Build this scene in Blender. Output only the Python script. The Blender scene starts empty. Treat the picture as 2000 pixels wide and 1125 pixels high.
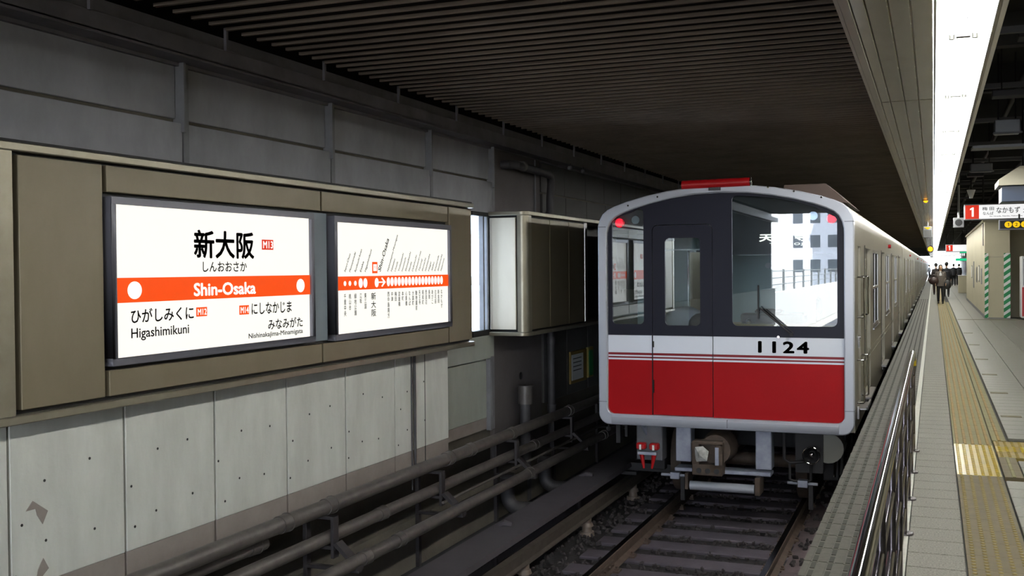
import bpy, bmesh, math, random
import numpy as np
from mathutils import Vector, Matrix, noise
random.seed(7); rng = np.random.default_rng(7)
PI = math.pi
scene = bpy.context.scene
COL = scene.collection

# ------------------------------------------------------------------ camera
CAMZ = 1.6
cam = bpy.data.cameras.new('camera'); camo = bpy.data.objects.new('camera', cam); COL.objects.link(camo)
cam.sensor_fit = 'HORIZONTAL'; cam.sensor_width = 36.0; cam.lens = 36.0*2044.78/2000
cam.clip_start = 0.02; cam.clip_end = 2000
def _n(v): v = Vector(v); v.normalize(); return v
_dY = _n((1823-1000, -(519-562.5), -2044.78)); _dX = -_n((-4080-1000, -(569-562.5), -2044.78))
_dZ = _dX.cross(_dY)
R = Matrix((_dX, _dY, _dZ)).to_4x4()
camo.matrix_world = Matrix.Translation((0, 0, CAMZ)) @ R
scene.camera = camo

# ------------------------------------------------------------------ view, world
scene.view_settings.view_transform = 'Standard'; scene.view_settings.look = 'None'
scene.view_settings.exposure = 0.0; scene.view_settings.gamma = 1.0
scene.view_settings.use_curve_mapping = False
SKY = 19.5          # bright overcast daylight
LAMP = 76.0         # fluorescent tubes
SIGN = 0.98         # backlit sign faces
w = bpy.data.worlds.new('overcast_sky'); scene.world = w
sun = bpy.data.lights.new('sun', 'SUN'); sun.energy = 40; sun.angle = .01; sun.color = (1, .96, .9)
suno = bpy.data.objects.new('sun', sun); COL.objects.link(suno); suno.rotation_euler = (math.radians(-42), math.radians(18), 0)
if 1: scene.world = w; w.use_nodes = True
nt = w.node_tree; bg = nt.nodes['Background']; bg.inputs[0].default_value = (0.80, 0.89, 1.0, 1); bg.inputs[1].default_value = SKY
try:
    scene.cycles.use_denoising = True
    scene.cycles.max_bounces = 8; scene.cycles.diffuse_bounces = 4; scene.cycles.glossy_bounces = 4
    scene.cycles.transparent_max_bounces = 12; scene.cycles.sample_clamp_indirect = 6.0
    scene.cycles.caustics_reflective = False; scene.cycles.caustics_refractive = False
except Exception: pass

# ------------------------------------------------------------------ materials
def lin(c):
    if isinstance(c, str): c = tuple(int(c[i:i+2], 16) for i in (0, 2, 4))
    o = []
    for v in c[:3]:
        v = v/255.0; o.append(v/12.92 if v <= .04045 else ((v+.055)/1.055)**2.4)
    return tuple(o)+(1,)
MATS = {}
def mat(name, c, rough=.6, metal=0.0, c2=None, nscale=3.0, amt=.5, bump=0.0, bscale=60.0, stretch=None, spec=.5, coat=0):
    if name in MATS: return MATS[name]
    m = bpy.data.materials.new(name); MATS[name] = m; m.use_nodes = True
    t = m.node_tree; b = t.nodes['Principled BSDF']
    b.inputs['Base Color'].default_value = lin(c); b.inputs['Roughness'].default_value = rough; b.inputs['Metallic'].default_value = metal
    b.inputs['Specular IOR Level'].default_value = spec
    if coat: b.inputs['Coat Weight'].default_value = coat; b.inputs['Coat Roughness'].default_value = .08
    geo = t.nodes.new('ShaderNodeNewGeometry'); mp = t.nodes.new('ShaderNodeMapping')
    t.links.new(geo.outputs['Position'], mp.inputs[0])
    if stretch: mp.inputs['Scale'].default_value = stretch
    if c2:
        n = t.nodes.new('ShaderNodeTexNoise'); n.inputs['Scale'].default_value = nscale; n.inputs['Detail'].default_value = 6; n.inputs['Roughness'].default_value = .62
        t.links.new(mp.outputs[0], n.inputs['Vector'])
        r = t.nodes.new('ShaderNodeValToRGB'); r.color_ramp.elements[0].position = .5-amt*.5; r.color_ramp.elements[1].position = .5+amt*.5
        r.color_ramp.elements[0].color = lin(c); r.color_ramp.elements[1].color = lin(c2)
        t.links.new(n.outputs[0], r.inputs[0]); t.links.new(r.outputs[0], b.inputs['Base Color'])
    if bump:
        n2 = t.nodes.new('ShaderNodeTexNoise'); n2.inputs['Scale'].default_value = bscale; n2.inputs['Detail'].default_value = 4
        t.links.new(geo.outputs['Position'], n2.inputs['Vector'])
        bp = t.nodes.new('ShaderNodeBump'); bp.inputs['Strength'].default_value = bump; bp.inputs['Distance'].default_value = .01
        t.links.new(n2.outputs[0], bp.inputs['Height']); t.links.new(bp.outputs[0], b.inputs['Normal'])
    return m
def emit(name, c, s, c2=None, base=.12):
    if name in MATS: return MATS[name]
    m = bpy.data.materials.new(name); MATS[name] = m; m.use_nodes = True
    b = m.node_tree.nodes['Principled BSDF']; b.inputs['Base Color'].default_value = tuple(v*base for v in lin(c)[:3])+(1,); b.inputs['Roughness'].default_value = .4; b.inputs['Specular IOR Level'].default_value = .15
    b.inputs['Emission Color'].default_value = lin(c); b.inputs['Emission Strength'].default_value = s
    return m
def glass(name, tint, refl, rough=0.0, fres=.5):
    m = bpy.data.materials.new(name); MATS[name] = m; m.use_nodes = True
    t = m.node_tree; t.nodes.clear()
    out = t.nodes.new('ShaderNodeOutputMaterial'); mx = t.nodes.new('ShaderNodeMixShader'); tr = t.nodes.new('ShaderNodeBsdfTransparent'); gl = t.nodes.new('ShaderNodeBsdfGlossy')
    tr.inputs[0].default_value = tint; gl.inputs['Roughness'].default_value = rough
    lw = t.nodes.new('ShaderNodeLayerWeight'); lw.inputs[0].default_value = .25
    ma = t.nodes.new('ShaderNodeMath'); ma.operation = 'MULTIPLY_ADD'; ma.inputs[1].default_value = fres; ma.inputs[2].default_value = refl; ma.use_clamp = True
    t.links.new(lw.outputs['Fresnel'], ma.inputs[0]); t.links.new(ma.outputs[0], mx.inputs[0])
    t.links.new(tr.outputs[0], mx.inputs[1]); t.links.new(gl.outputs[0], mx.inputs[2]); t.links.new(mx.outputs[0], out.inputs[0])
    return m

M_upper = mat('upper_panel', 'adadb4', .75, c2='747478', nscale=1.5, amt=.8, bump=.15, bscale=25, stretch=(1, 1.3, .7))
M_post = mat('post_paint', '848488', .7, c2='6c6c70', nscale=4)
M_beam = mat('beam_paint', '7a777e', .55, c2='58565a', nscale=3)
M_conc = mat('concrete_panel', 'd8d9d3', .8, c2='acada6', nscale=1.8, amt=.8, bump=.12, bscale=40, stretch=(1, 2.2, .6))
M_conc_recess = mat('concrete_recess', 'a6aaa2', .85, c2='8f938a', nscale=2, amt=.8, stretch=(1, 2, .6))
M_dirt = mat('dirt_band', '8f8782', .9, c2='7a706a', nscale=5, amt=.8)
M_base = mat('base_concrete', '6a645a', .9, c2='4e4a44', nscale=3, amt=.8, bump=.2)
M_column = mat('column_concrete', '6b6668', .9, c2='58524f', nscale=2.2, amt=.8, bump=.2)
M_farwall = mat('far_wall_panel', '5f5e5e', .85, c2='504f4e', nscale=2, amt=.8)
M_black = mat('black_rubber', '0c0c0e', .6)
M_dark = mat('dark_metal', '1c1c20', .6, c2='121214', nscale=6)
M_deck = mat('ceiling_deck', '0d0a09', .95, spec=.1)
M_slat = mat('ceiling_slat', '9c9084', .7, c2='6c635a', nscale=1.2, amt=.8, spec=.2)
M_boxpanel = mat('box_panel', '867d6b', .42, .25, c2='746b55', nscale=2.0, amt=.7, stretch=(1, 1, .5), bump=.03, bscale=15)
M_boxtrim = mat('box_trim', '9d9788', .35, .55, c2='8b8474', nscale=5)
M_signframe = mat('sign_frame', '73737d', .4, .4)
M_filler = mat('filler_panel', '78828c', .55)
M_signwhite = emit('sign_lit_white', (255, 253, 245), SIGN)
M_signorange = emit('sign_lit_orange', (252, 82, 14), .95)
M_signwhite2 = emit('sign_lit_white_mark', (255, 253, 248), 1.05)
M_ink = mat('sign_ink', '0b0b0b', .5)
M_inkgrey = mat('sign_ink_grey', '454545', .5)
M_pipe = mat('pipe_paint', '6e6862', .45, .2, c2='454042', nscale=7, amt=.7, bump=.08, bscale=30)
M_pipedark = mat('pipe_dirty', '4b494a', .6, .2, c2='38363a', nscale=7)
M_bracket = mat('bracket_steel', '3a3638', .6, .2, c2='2a2628', nscale=9)
M_trough = mat('trough_floor', '2c2b30', .85, c2='211f24', nscale=3, bump=.3)
M_ballast = mat('ballast_bed', '1f1c1f', .95, c2='151214', nscale=14, amt=.6, bump=.8, bscale=30)
M_stone = mat('ballast_stone', '3a3436', .9, c2='231f21', nscale=9, amt=.7)
M_sleeper = mat('sleeper', '514a54', .75, c2='39343c', nscale=6, amt=.8, bump=.2)
M_rail = mat('rail_rust', '5d4d44', .7, .2, c2='40352f', nscale=9)
M_railtop = mat('rail_head', '3c3c40', .18, .95)
M_cover = mat('cover_board', '3d383e', .7, c2='322e33', nscale=4)
M_third = mat('third_rail', '58504a', .6, .3, c2='443d38', nscale=8)
M_insul = mat('insulator', '6a5d54', .5)
M_silver = mat('train_frame_paint', 'b1b4be', .35, .15, coat=.3)
M_steel = mat('train_body_steel', '7f796b', .36, .55, c2='706b5e', nscale=1.2, amt=.6, stretch=(1, .3, 1))
M_steeldoor = mat('train_door_steel', '857f6f', .38, .5, c2='777161', nscale=2)
M_mask = mat('train_black_mask', '161726', .4, spec=.2)
M_white = mat('train_white', 'e9edf8', .4, spec=.3)
M_red = mat('train_red', 'a80d14', .42, c2='9c0b12', nscale=1.0, spec=.12)
M_darkred = mat('train_dark_red', '7e1420', .4, spec=.3)
M_redtube = mat('red_tube', 'a30d14', .4)
M_under = mat('underframe', '2b2a2d', .65, .2, c2='1e1d20', nscale=8)
M_undergrey = mat('underframe_grey', 'a4a8b4', .5, .1, c2='82869a', nscale=11, amt=.6)
M_rust = mat('rust_brown', '57493f', .7, .2, c2='3e352f', nscale=12)
M_chrome = mat('chrome', 'b4b2b2', .11, 1.0)
M_stainless = mat('stainless', '8f8c8c', .3, 1.0)
M_post_rail = mat('railing_post_steel', '7c777c', .2, 1.0)
M_glass_front = glass('cab_glass', (.86, .92, .94, 1), .135)
M_glass_side = glass('side_glass', (.10, .11, .11, 1), .008, fres=.01)
M_winglass = glass('wall_window_glass', (.85, .9, .95, 1), .05)
M_cab = mat('cab_interior', 'c4d2d0', .7)
M_cabdark = mat('cab_console', '17171a', .5)
M_cabyel = mat('cab_console_ochre', '8a7a3c', .6)
M_saloon = mat('saloon_wall', 'd0d0c6', .6)
M_seat = mat('seat_cover', 'b8b8c0', .8)
M_paver = mat('granite_paver', '8a877f', .8, c2='514f49', nscale=95, amt=.4, bump=.15, bscale=200)
M_paver2 = mat('granite_paver_light', '6f6d64', .5, c2='58564e', nscale=60, amt=.5)
M_slab = mat('platform_slab', '23221f', .95)
M_edge = mat('edge_block', '45423a', .75, c2='2c2a24', nscale=25, amt=.6)
M_edgerib = mat('edge_rib', '24221b', .85, c2='1c1a15', nscale=60)
M_edgestrip = mat('edge_strip_light', 'b4b3aa', .6, c2='9c9b92', nscale=20)
M_tacworn = mat('tactile_worn', '5c5033', .75, c2='463f2b', nscale=12, amt=.6)
M_tacnew = mat('tactile_fresh', 'ab9114', .3, c2='85731a', nscale=14)
M_tacmid = mat('tactile_mid', '86722a', .65, c2='6a5b27', nscale=9)
M_soffit = mat('soffit_metal', 'd2cdbe', .24, .85, c2='bdb8a8', nscale=2.2, amt=.6, bump=.35, bscale=2.2)
M_soffitedge = mat('soffit_edge', 'b8b4a8', .4, .6)
M_reflector = mat('lamp_reflector', 'f2f2ee', .5)
M_tube = emit('fluorescent_tube', (250, 250, 242), LAMP)
M_holder = mat('lamp_holder', '3c3c3a', .6)
M_voidbox = mat('void_box', '85868a', .5, .3)
M_void = mat('void_dark', '191919', .9)
M_block = mat('painted_wall', 'b9b29a', .7, c2='ada68f', nscale=1.0)
M_green = mat('hazard_green', '0f7a47', .5)
M_whitep = mat('white_plastic', 'e4e4e4', .5)
M_yellow = emit('yellow_lit', (255, 205, 20), .9)
M_amber = emit('amber_lit', (255, 170, 20), 3.0)
M_redlit = emit('red_lit', (255, 20, 40), 3.5)
M_greenlit = emit('green_lit', (30, 190, 130), 1.2)
M_extwall = mat('outdoor_wall', 'c4c0bc', .8, c2='b0aca6', nscale=.5)
M_extwin = mat('outdoor_window', '34383f', .25)
M_extground = mat('outdoor_ground', '9a9690', .95, c2='7f7b75', nscale=.7)

# ------------------------------------------------------------------ object helpers
ORG = {}
def tag(o, label=None, cat=None, group=None, kind=None):
    if label: o['label'] = label
    if cat: o['category'] = cat
    if group: o['group'] = group
    if kind: o['kind'] = kind
    return o
def link(o, parent=None):
    COL.objects.link(o)
    if parent is not None: o.parent = parent
    return o
def thing(name, label, cat, loc=(0, 0, 0), group=None, rz=0):
    o = bpy.data.objects.new(name, None); o.empty_display_size = .1; link(o)
    o.location = loc; o.rotation_euler = (0, 0, rz); ORG[o.name] = Vector(loc)
    return tag(o, label, cat, group)
class MB:
    def __init__(s): s.v = []; s.f = []; s.m = []
    def add(s, vs, fs, mi=0):
        n = len(s.v); s.v += [tuple(p) for p in vs]; s.f += [tuple(i+n for i in q) for q in fs]; s.m += [mi]*len(fs); return s
    def box(s, x0, x1, y0, y1, z0, z1, mi=0):
        return s.add([(x0,y0,z0),(x1,y0,z0),(x1,y1,z0),(x0,y1,z0),(x0,y0,z1),(x1,y0,z1),(x1,y1,z1),(x0,y1,z1)],
                     [(0,3,2,1),(4,5,6,7),(0,1,5,4),(1,2,6,5),(2,3,7,6),(3,0,4,7)], mi)
    def tube(s, p0, p1, r0, r1=None, n=14, cap=True, mi=0):
        r1 = r0 if r1 is None else r1
        p0 = Vector(p0); p1 = Vector(p1); d = (p1-p0).normalized()
        a = d.cross(Vector((0, 0, 1)) if abs(d.z) < .9 else Vector((1, 0, 0))).normalized(); b = d.cross(a)
        vs = []
        for k in range(n):
            t = 2*PI*k/n; u = a*math.cos(t)+b*math.sin(t); vs.append(p0+u*r0)
        for k in range(n):
            t = 2*PI*k/n; u = a*math.cos(t)+b*math.sin(t); vs.append(p1+u*r1)
        fs = [(k, n+k, n+(k+1) % n, (k+1) % n) for k in range(n)]
        if cap: fs += [tuple(range(n)), tuple(reversed(range(n, 2*n)))]
        return s.add(vs, fs, mi)
    def path(s, pts, r, n=12, mi=0):
        pts = [Vector(p) for p in pts]; N = len(pts); ref = None; vs = []
        for i, p in enumerate(pts):
            d = (pts[min(i+1, N-1)]-pts[max(i-1, 0)]).normalized()
            if ref is None: ref = d.cross(Vector((0, 0, 1)) if abs(d.z) < .9 else Vector((1, 0, 0))).normalized()
            else: ref = (ref-d*ref.dot(d)).normalized()
            b = d.cross(ref); rr = r[i] if isinstance(r, (list, tuple)) else r
            for k in range(n):
                t = 2*PI*k/n; vs.append(p+(ref*math.cos(t)+b*math.sin(t))*rr)
        fs = []
        for i in range(N-1):
            for k in range(n): fs.append((i*n+k, (i+1)*n+k, (i+1)*n+(k+1) % n, i*n+(k+1) % n))
        fs += [tuple(range(n)), tuple(reversed(range((N-1)*n, N*n)))]
        return s.add(vs, fs, mi)
    def prism(s, prof, axis, a0, a1, mi=0):
        # prof: list of 2D points; axis 'x': (y,z); 'y': (x,z); 'z': (x,y)
        n = len(prof)
        def P(q, a): return (a, q[0], q[1]) if axis == 'x' else ((q[0], a, q[1]) if axis == 'y' else (q[0], q[1], a))
        vs = [P(q, a0) for q in prof]+[P(q, a1) for q in prof]
        fs = [(k, (k+1) % n, n+(k+1) % n, n+k) for k in range(n)]+[tuple(reversed(range(n))), tuple(range(n, 2*n))]
        return s.add(vs, fs, mi)
    def sphere(s, c, r, n=12, mi=0, sc=(1, 1, 1)):
        vs = []; fs = []; m = n//2
        for i in range(m+1):
            th = PI*i/m
            for k in range(n):
                ph = 2*PI*k/n; vs.append((c[0]+r*sc[0]*math.sin(th)*math.cos(ph), c[1]+r*sc[1]*math.sin(th)*math.sin(ph), c[2]+r*sc[2]*math.cos(th)))
        for i in range(m):
            for k in range(n): fs.append((i*n+k, (i+1)*n+k, (i+1)*n+(k+1) % n, i*n+(k+1) % n))
        return s.add(vs, fs, mi)
    def build(s, name, mats, parent=None, bevel=0, smooth=True, local=False, seg=1):
        if not isinstance(mats, (list, tuple)): mats = [mats]
        org = Vector((0, 0, 0))
        if parent is not None and not local: org = ORG[parent.name]
        me = bpy.data.meshes.new(name)
        me.from_pydata([(p[0]-org.x, p[1]-org.y, p[2]-org.z) for p in s.v], [], s.f)
        for m in mats: me.materials.append(m)
        me.polygons.foreach_set('material_index', s.m)
        bm = bmesh.new(); bm.from_mesh(me)
        bmesh.ops.remove_doubles(bm, verts=bm.verts, dist=1e-6)
        bmesh.ops.recalc_face_normals(bm, faces=bm.faces)
        if bevel: bmesh.ops.bevel(bm, geom=[e for e in bm.edges if e.calc_face_angle(0) > .6], offset=bevel, segments=seg, affect='EDGES', profile=.5)
        bm.to_mesh(me); bm.free()
        if smooth:
            me.polygons.foreach_set('use_smooth', [True]*len(me.polygons)); me.set_sharp_from_angle(angle=.6)
        me.update()
        o = bpy.data.objects.new(name, me); link(o, parent); ORG[o.name] = org
        return o
def inst(src, name=None, loc=(0, 0, 0), parent=None):
    o = bpy.data.objects.new(name or src.name.split('.')[0], src.data); link(o, parent); o.location = loc
    ORG[o.name] = Vector(loc)+(ORG[parent.name] if parent is not None and parent.name in ORG else Vector((0, 0, 0)))
    return o
def kids(o): return [c for c in bpy.data.objects if c.parent == o]
CH = {}
def copy_tree(o, parent=None, children=None):
    c = o.copy(); COL.objects.link(c)
    if parent is not None: c.parent = parent; c.matrix_parent_inverse.identity()
    for ch in list(o.children): copy_tree(ch, c)
    return c
def struct(o): o['kind'] = 'structure'; return o

# 2D shapes with holes -> mesh data (curve fill)
def shape2d(outer, holes, depth):
    cu = bpy.data.curves.new('tmp', 'CURVE'); cu.dimensions = '2D'; cu.fill_mode = 'BOTH'; cu.extrude = depth/2
    for poly in [outer]+holes:
        sp = cu.splines.new('POLY'); sp.points.add(len(poly)-1); sp.use_cyclic_u = True
        for p, q in zip(sp.points, poly): p.co = (q[0], q[1], 0, 1)
    ob = bpy.data.objects.new('tmp', cu); COL.objects.link(ob)
    bpy.context.view_layer.update()
    me = bpy.data.meshes.new_from_object(ob.evaluated_get(bpy.context.evaluated_depsgraph_get()))
    vs = [tuple(v.co) for v in me.vertices]; fs = [tuple(p.vertices) for p in me.polygons]
    bpy.data.objects.remove(ob); bpy.data.curves.remove(cu); bpy.data.meshes.remove(me)
    return vs, fs
def face_front(mb, outer, holes, y0, y1, mi=0):   # shape in X,Z; extends y0..y1
    vs, fs = shape2d(outer, holes, y1-y0); yc = (y0+y1)/2
    mb.add([(v[0], yc-v[2], v[1]) for v in vs], fs, mi); return mb
def rrect(x0, x1, z0, z1, r, n=5, zr=None):   # rounded rectangle; zr = z at top right if slanted
    zr = z1 if zr is None else zr; out = []
    rs = r if isinstance(r, (tuple, list)) else (r,)*4
    for (cx, cz, a0, rr) in ((x0+rs[0], z0+rs[0], PI, rs[0]), (x1-rs[1], z0+rs[1], 1.5*PI, rs[1]), (x1-rs[2], zr-rs[2], 0, rs[2]), (x0+rs[3], z1-rs[3], .5*PI, rs[3])):
        for k in range(n+1):
            a = a0+.5*PI*k/n; out.append((cx+rr*math.cos(a), cz+rr*math.sin(a)))
    return out
def clip(poly, ax, val, keep_less):
    out = []; n = len(poly)
    ins = lambda p: (p[ax] <= val) if keep_less else (p[ax] >= val)
    for i in range(n):
        a, b = poly[i], poly[(i+1) % n]
        if ins(a): out.append(a)
        if ins(a) != ins(b):
            t = (val-a[ax])/(b[ax]-a[ax]); q = [a[0]+t*(b[0]-a[0]), a[1]+t*(b[1]-a[1])]; q[ax] = val; out.append(tuple(q))
    return out
def window_clip(poly, x0, x1, z0, z1):
    for ax, v, k in ((0, x0, False), (0, x1, True), (1, z0, False), (1, z1, True)): poly = clip(poly, ax, v, k)
    return poly
# text
def text_mesh(body, bold=0.0, spacing=1.0, depth=.002, line=1.0, align='LEFT'):
    cu = bpy.data.curves.new('tmp', 'FONT'); cu.body = body; cu.size = 1;  cu.space_character = spacing; cu.space_line = line
    cu.resolution_u = 3; cu.align_x = align
    ob = bpy.data.objects.new('tmp', cu); COL.objects.link(ob); bpy.context.view_layer.update()
    me = bpy.data.meshes.new_from_object(ob.evaluated_get(bpy.context.evaluated_depsgraph_get()))
    vs = [tuple(v.co) for v in me.vertices]; fs = [tuple(p.vertices) for p in me.polygons]
    bpy.data.objects.remove(ob); bpy.data.curves.remove(cu); bpy.data.meshes.remove(me)
    if bold:
        V, F = [], []
        for dx, dy in ((-1, 0), (1, 0), (0, 1), (0, -1), (.7, .7), (-.7, .7), (.7, -.7), (-.7, -.7)):
            n = len(V); V += [(v[0]+dx*bold, v[1]+dy*bold, v[2]) for v in vs]; F += [tuple(i+n for i in f) for f in fs]
        return V, F
    return vs, fs
def text_fit(mb, body, a0, a1, b0, b1, off, plane, bold=0, spacing=1, line=1, mi=0, align='LEFT', shear=0, keep=False):
    """fit lettering into a0..a1 (reading direction) x b0..b1 (up) on a plane: 'X+' faces +X (a=Y), 'Y-' faces -Y (a=X)"""
    vs, fs = text_mesh(body, bold, spacing, line=line, align=align)
    if not vs: return mb
    xs = [v[0] for v in vs]; ys = [v[1] for v in vs]; x0, x1, y0, y1 = min(xs), max(xs), min(ys), max(ys)
    sx = (a1-a0)/max(x1-x0, 1e-6); sy = (b1-b0)/max(y1-y0, 1e-6)
    if keep: sx = sy = min(sx, sy)
    out = []
    for v in vs:
        a = a0+(v[0]-x0)*sx; b = b0+(v[1]-y0)*sy; a += shear*(b-b0)
        out.append((off, a, b) if plane == 'X+' else (a, off, b))
    return mb.add(out, fs, mi)
def ellipse(mb, plane, off, a, b, ra, rb, n=24, mi=0, th=.002):
    prof = [(a+ra*math.cos(2*PI*k/n), b+rb*math.sin(2*PI*k/n)) for k in range(n)]
    if plane == 'X+': return mb.prism(prof, 'x', off-th, off, mi)
    return mb.prism(prof, 'y', off, off+th, mi)

YB, YE = -12.5, 215.0     # station ends
XW = -5.09                # main plane of the track-side wall
# ================================================================== FLOOR / PLATFORM
floor = struct(MB().box(-.655, 4.6, YB, YE, -1.42, -.03).build('floor', M_slab))
pav = MB().box(-.1465, .1465, -.1445, .1445, -.03, 0).build('paver', M_paver, floor, bevel=.003)
def place_first(o, loc): o.location = loc
y = -1.4+.0; first = True; ys_pav = [5.94-.3*30+.3*k for k in range(0, 190)]
for k, yy in enumerate(ys_pav):
    loc = (.011, yy+.15, 0)
    if first: pav.location = loc; first = False
    else: inst(pav, 'paver', loc, floor)
far = MB(); far.box(-.1365, .158, ys_pav[-1]+.3, YE, -.03, 0); far.build('paver_run', M_paver, floor)
# edge blocks with slip ridges
eb = MB(); eb.box(-.229, .229, -.147, .147, -.05, 0, 0)
for r_ in range(5):
    xr = -.175+.085*r_
    for q in (-.075, .075): eb.box(xr-.012, xr+.012, q-.055, q+.055, 0, .003, 1)
for r_ in range(6):
    xr = -.2175+.085*r_; eb.box(max(xr-.022, -.229), min(xr+.022, .229), -.145, .145, 0, .004, 0)
eb = eb.build('edge_block', [M_edge, M_edgerib], floor, smooth=False)
for k in range(190):
    loc = (-.425, -3+.3*k, 0)
    if k == 0: eb.location = loc
    else: inst(eb, 'edge_block', loc, floor)
MB().box(-.655, -.196, 54, YE, -.03, 0).build('edge_run', M_edge, floor)
MB().box(-.192, -.14, YB, YE, -.03, .002).build('edge_strip', M_edgestrip, floor)
MB().box(-.70, -.657, YB, YE, -.30, -.18).build('platform_nosing', M_dark, floor, bevel=.01)
# tactile tiles
def dots_mesh(name, m, parent, w=.315, d=.297, nx=5, ny=5, kind='dot', m2=None):
    b = MB(); b.box(-w/2, w/2, -d/2, d/2, -.03, .001)
    for i in range(nx):
        xx = (i-(nx-1)/2)*w/nx
        if kind == 'dot':
            for j in range(ny):
                yy = (j-(ny-1)/2)*d/ny; b.tube((xx, yy, 0), (xx, yy, .007), .015, .010, n=8, mi=1)
        else: b.prism([(xx-.015, 0), (xx-.010, .006), (xx+.010, .006), (xx+.015, 0)], 'y', -d/2+.002, d/2-.002, mi=1)
    return b.build(name, [m, m2 or m], parent, smooth=False)
M_tacbase = mat('tactile_pale_base', '757049', .8, c2='625d40', nscale=12); M_tacbar = mat('tactile_bar_ochre', '7d6218', .7, c2='695316', nscale=12); M_tacdot = mat('tactile_worn_dot', '7d6d3c', .7, c2='645830', nscale=30)
tw = dots_mesh('tactile_tile', M_tacworn, floor, m2=M_tacdot); tn = dots_mesh('tactile_tile', M_tacnew, floor, nx=6, ny=6); tb = dots_mesh('tactile_tile', M_tacbase, floor, kind='bar', m2=M_tacbar)
used = set()
for k in range(-28, 150):
    yy = 8.69+.3*k+.15 if k < 0 else 8.69+.297*k+.15
    src = tw if k < 0 else (tn if k < 5 else tb)
    if 5 <= k < 6: src = tb
    loc = (.325, yy, 0)
    if src.name not in used: src.location = loc; used.add(src.name)
    else: inst(src, 'tactile_tile', loc, floor)
MB().box(.17, .48, 53.3, YE, -.03, .002).build('tactile_run', M_tacmid, floor)
# second narrow strip with one bar, and the branch crossing to the right
nb = dots_mesh('strip_tile', M_tacbase, floor, w=.115, nx=1, kind='bar', m2=M_tacbar)
for k in range(0, 130):
    loc = (.553, 10.62+.3*k, 0)
    if k == 0: nb.location = loc
    else: inst(nb, 'strip_tile', loc, floor)
nw = dots_mesh('strip_tile', M_tacworn, floor, w=.13, nx=1, kind='bar', m2=M_tacbase)
for k in range(3):
    loc = (.565, 8.84+.3*k, 0)
    if k == 0: nw.location = loc
    else: inst(nw, 'strip_tile', loc, floor)
bt = dots_mesh('tactile_tile', M_tacmid, floor, w=.297, d=.285); btn = dots_mesh('tactile_tile', M_tacnew, floor, w=.297, d=.285)
f1 = True; f2 = True
for i in range(9):
    for j in range(3):
        loc = (.65+.3*i, 9.72+.287*j, 0); src = btn if j == 1 else bt
        if src is btn and f1: src.location = loc; f1 = False
        elif src is bt and f2: src.location = loc; f2 = False
        else: inst(src, 'tactile_tile', loc, floor)
# right-hand pavers
pr = MB().box(-.2205, .2205, -.1465, .1465, -.03, 0).build('platform_tile', M_paver2, floor, bevel=.003)
cnt = 0
for j in range(-4, 74):
    yy = 8.1+.3*j
    for i in range(5):
        xx = (.492 if yy < 10.5 and not 8.6 < yy < 9.58 else .635)+.225+.449*i
        if 9.42 < yy < 10.58 and xx < 3.2: continue
        if xx-.3 > yy*.1+.35: continue
        if cnt >= 298: continue
        loc = (xx, yy, 0)
        if cnt == 0: pr.location = loc
        else: inst(pr, 'platform_tile', loc, floor)
        cnt += 1
LASTY = 8.1+.3*73
fm = MB()
for j in range(0, 220):
    for i in range(8):
        yy = LASTY+.3+.3*j-0; xx = .86+.449*i
        if xx > 3.9: continue
        fm.box(xx-.222, xx+.222, yy-.147, yy+.147, -.03, 0)
for j in range(-4, 74):
    yy = 8.1+.3*j
    for i in range(8):
        xx = (.492 if yy < 10.5 and not 8.6 < yy < 9.58 else .635)+.225+.449*i
        if 9.42 < yy < 10.58 and xx < 3.2: continue
        if (xx-.3 > yy*.1+.35 or i >= 5): fm.box(xx-.222, xx+.222, yy-.147, yy+.147, -.03, 0)
o = fm.build('platform_tile_field', M_paver2, floor, smooth=False); o['kind'] = 'stuff'
ym = MB()
for k, yy in enumerate([12.2, 14.4, 16.8, 19.5, 23, 27]): ym.box(.66, .86, yy-.06, yy+.06, 0, .004)
ym.build('yellow_marker', M_tacworn, floor)
MB().box(.66, 4.2, 33.6, 33.85, 0, .003).build('yellow_guide_line', M_tacworn, floor)

# ================================================================== LEFT WALL
wall = struct(MB().box(-5.4, -5.16, YB, 11.42, -1.42, 3.7).box(-5.4, -5.16, 11.42, 13.6, -1.42, .78).box(-5.4, -5.16, 11.42, 13.6, 2.28, 3.7).box(-5.4, -5.16, 13.6, YE, -1.42, 3.7).build('wall_left', M_base))
pk = 2.03
def panel(name, x0, x1, y0, y1, z0, z1, m, par=None, bevel=.004): return MB().box(x0, x1, y0, y1, z0, z1).build(name, m, par if par is not None else wall, bevel=bevel)
for k in range(-9, 3):
    ya = 6.30+pk*k; yb = min(ya+pk-.10, 12.0) if k == 2 else ya+pk-.10
    if yb > 1.5 and ya < 11.9:
        ya = max(ya, YB)
        panel('upper_panel', -5.2, -5.135, ya, yb, 2.72, 3.14, M_upper)
        zt = 2.685
        if k == 2: panel('lower_panel', -5.2, -5.09, ya-.01, 12.03, 2.30, zt, M_upper)
        else: panel('lower_panel', -5.2, -5.09, ya-.01, yb+.02, .66, zt, M_upper)
        panel('post', -5.2, -5.06, yb+.005, yb+.03, 2.62, 3.13, M_post, bevel=.002); panel('post', -5.2, -5.09, yb+.035, yb+.095, 2.2 if yb > 11 else .66, 3.13, M_post, bevel=.002)
M_reflectdark = mat('reflection_dark_panel', '17161b', .95, spec=.05)  # unseen wall coloured near black so the windscreen reflection stays dark
for k in range(-7, 1): panel('dark_panel', -5.2, -5.1, -12.4+1.72*(k+7), -12.4+1.72*(k+7)+1.70, .66, 3.12, M_reflectdark)
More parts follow.
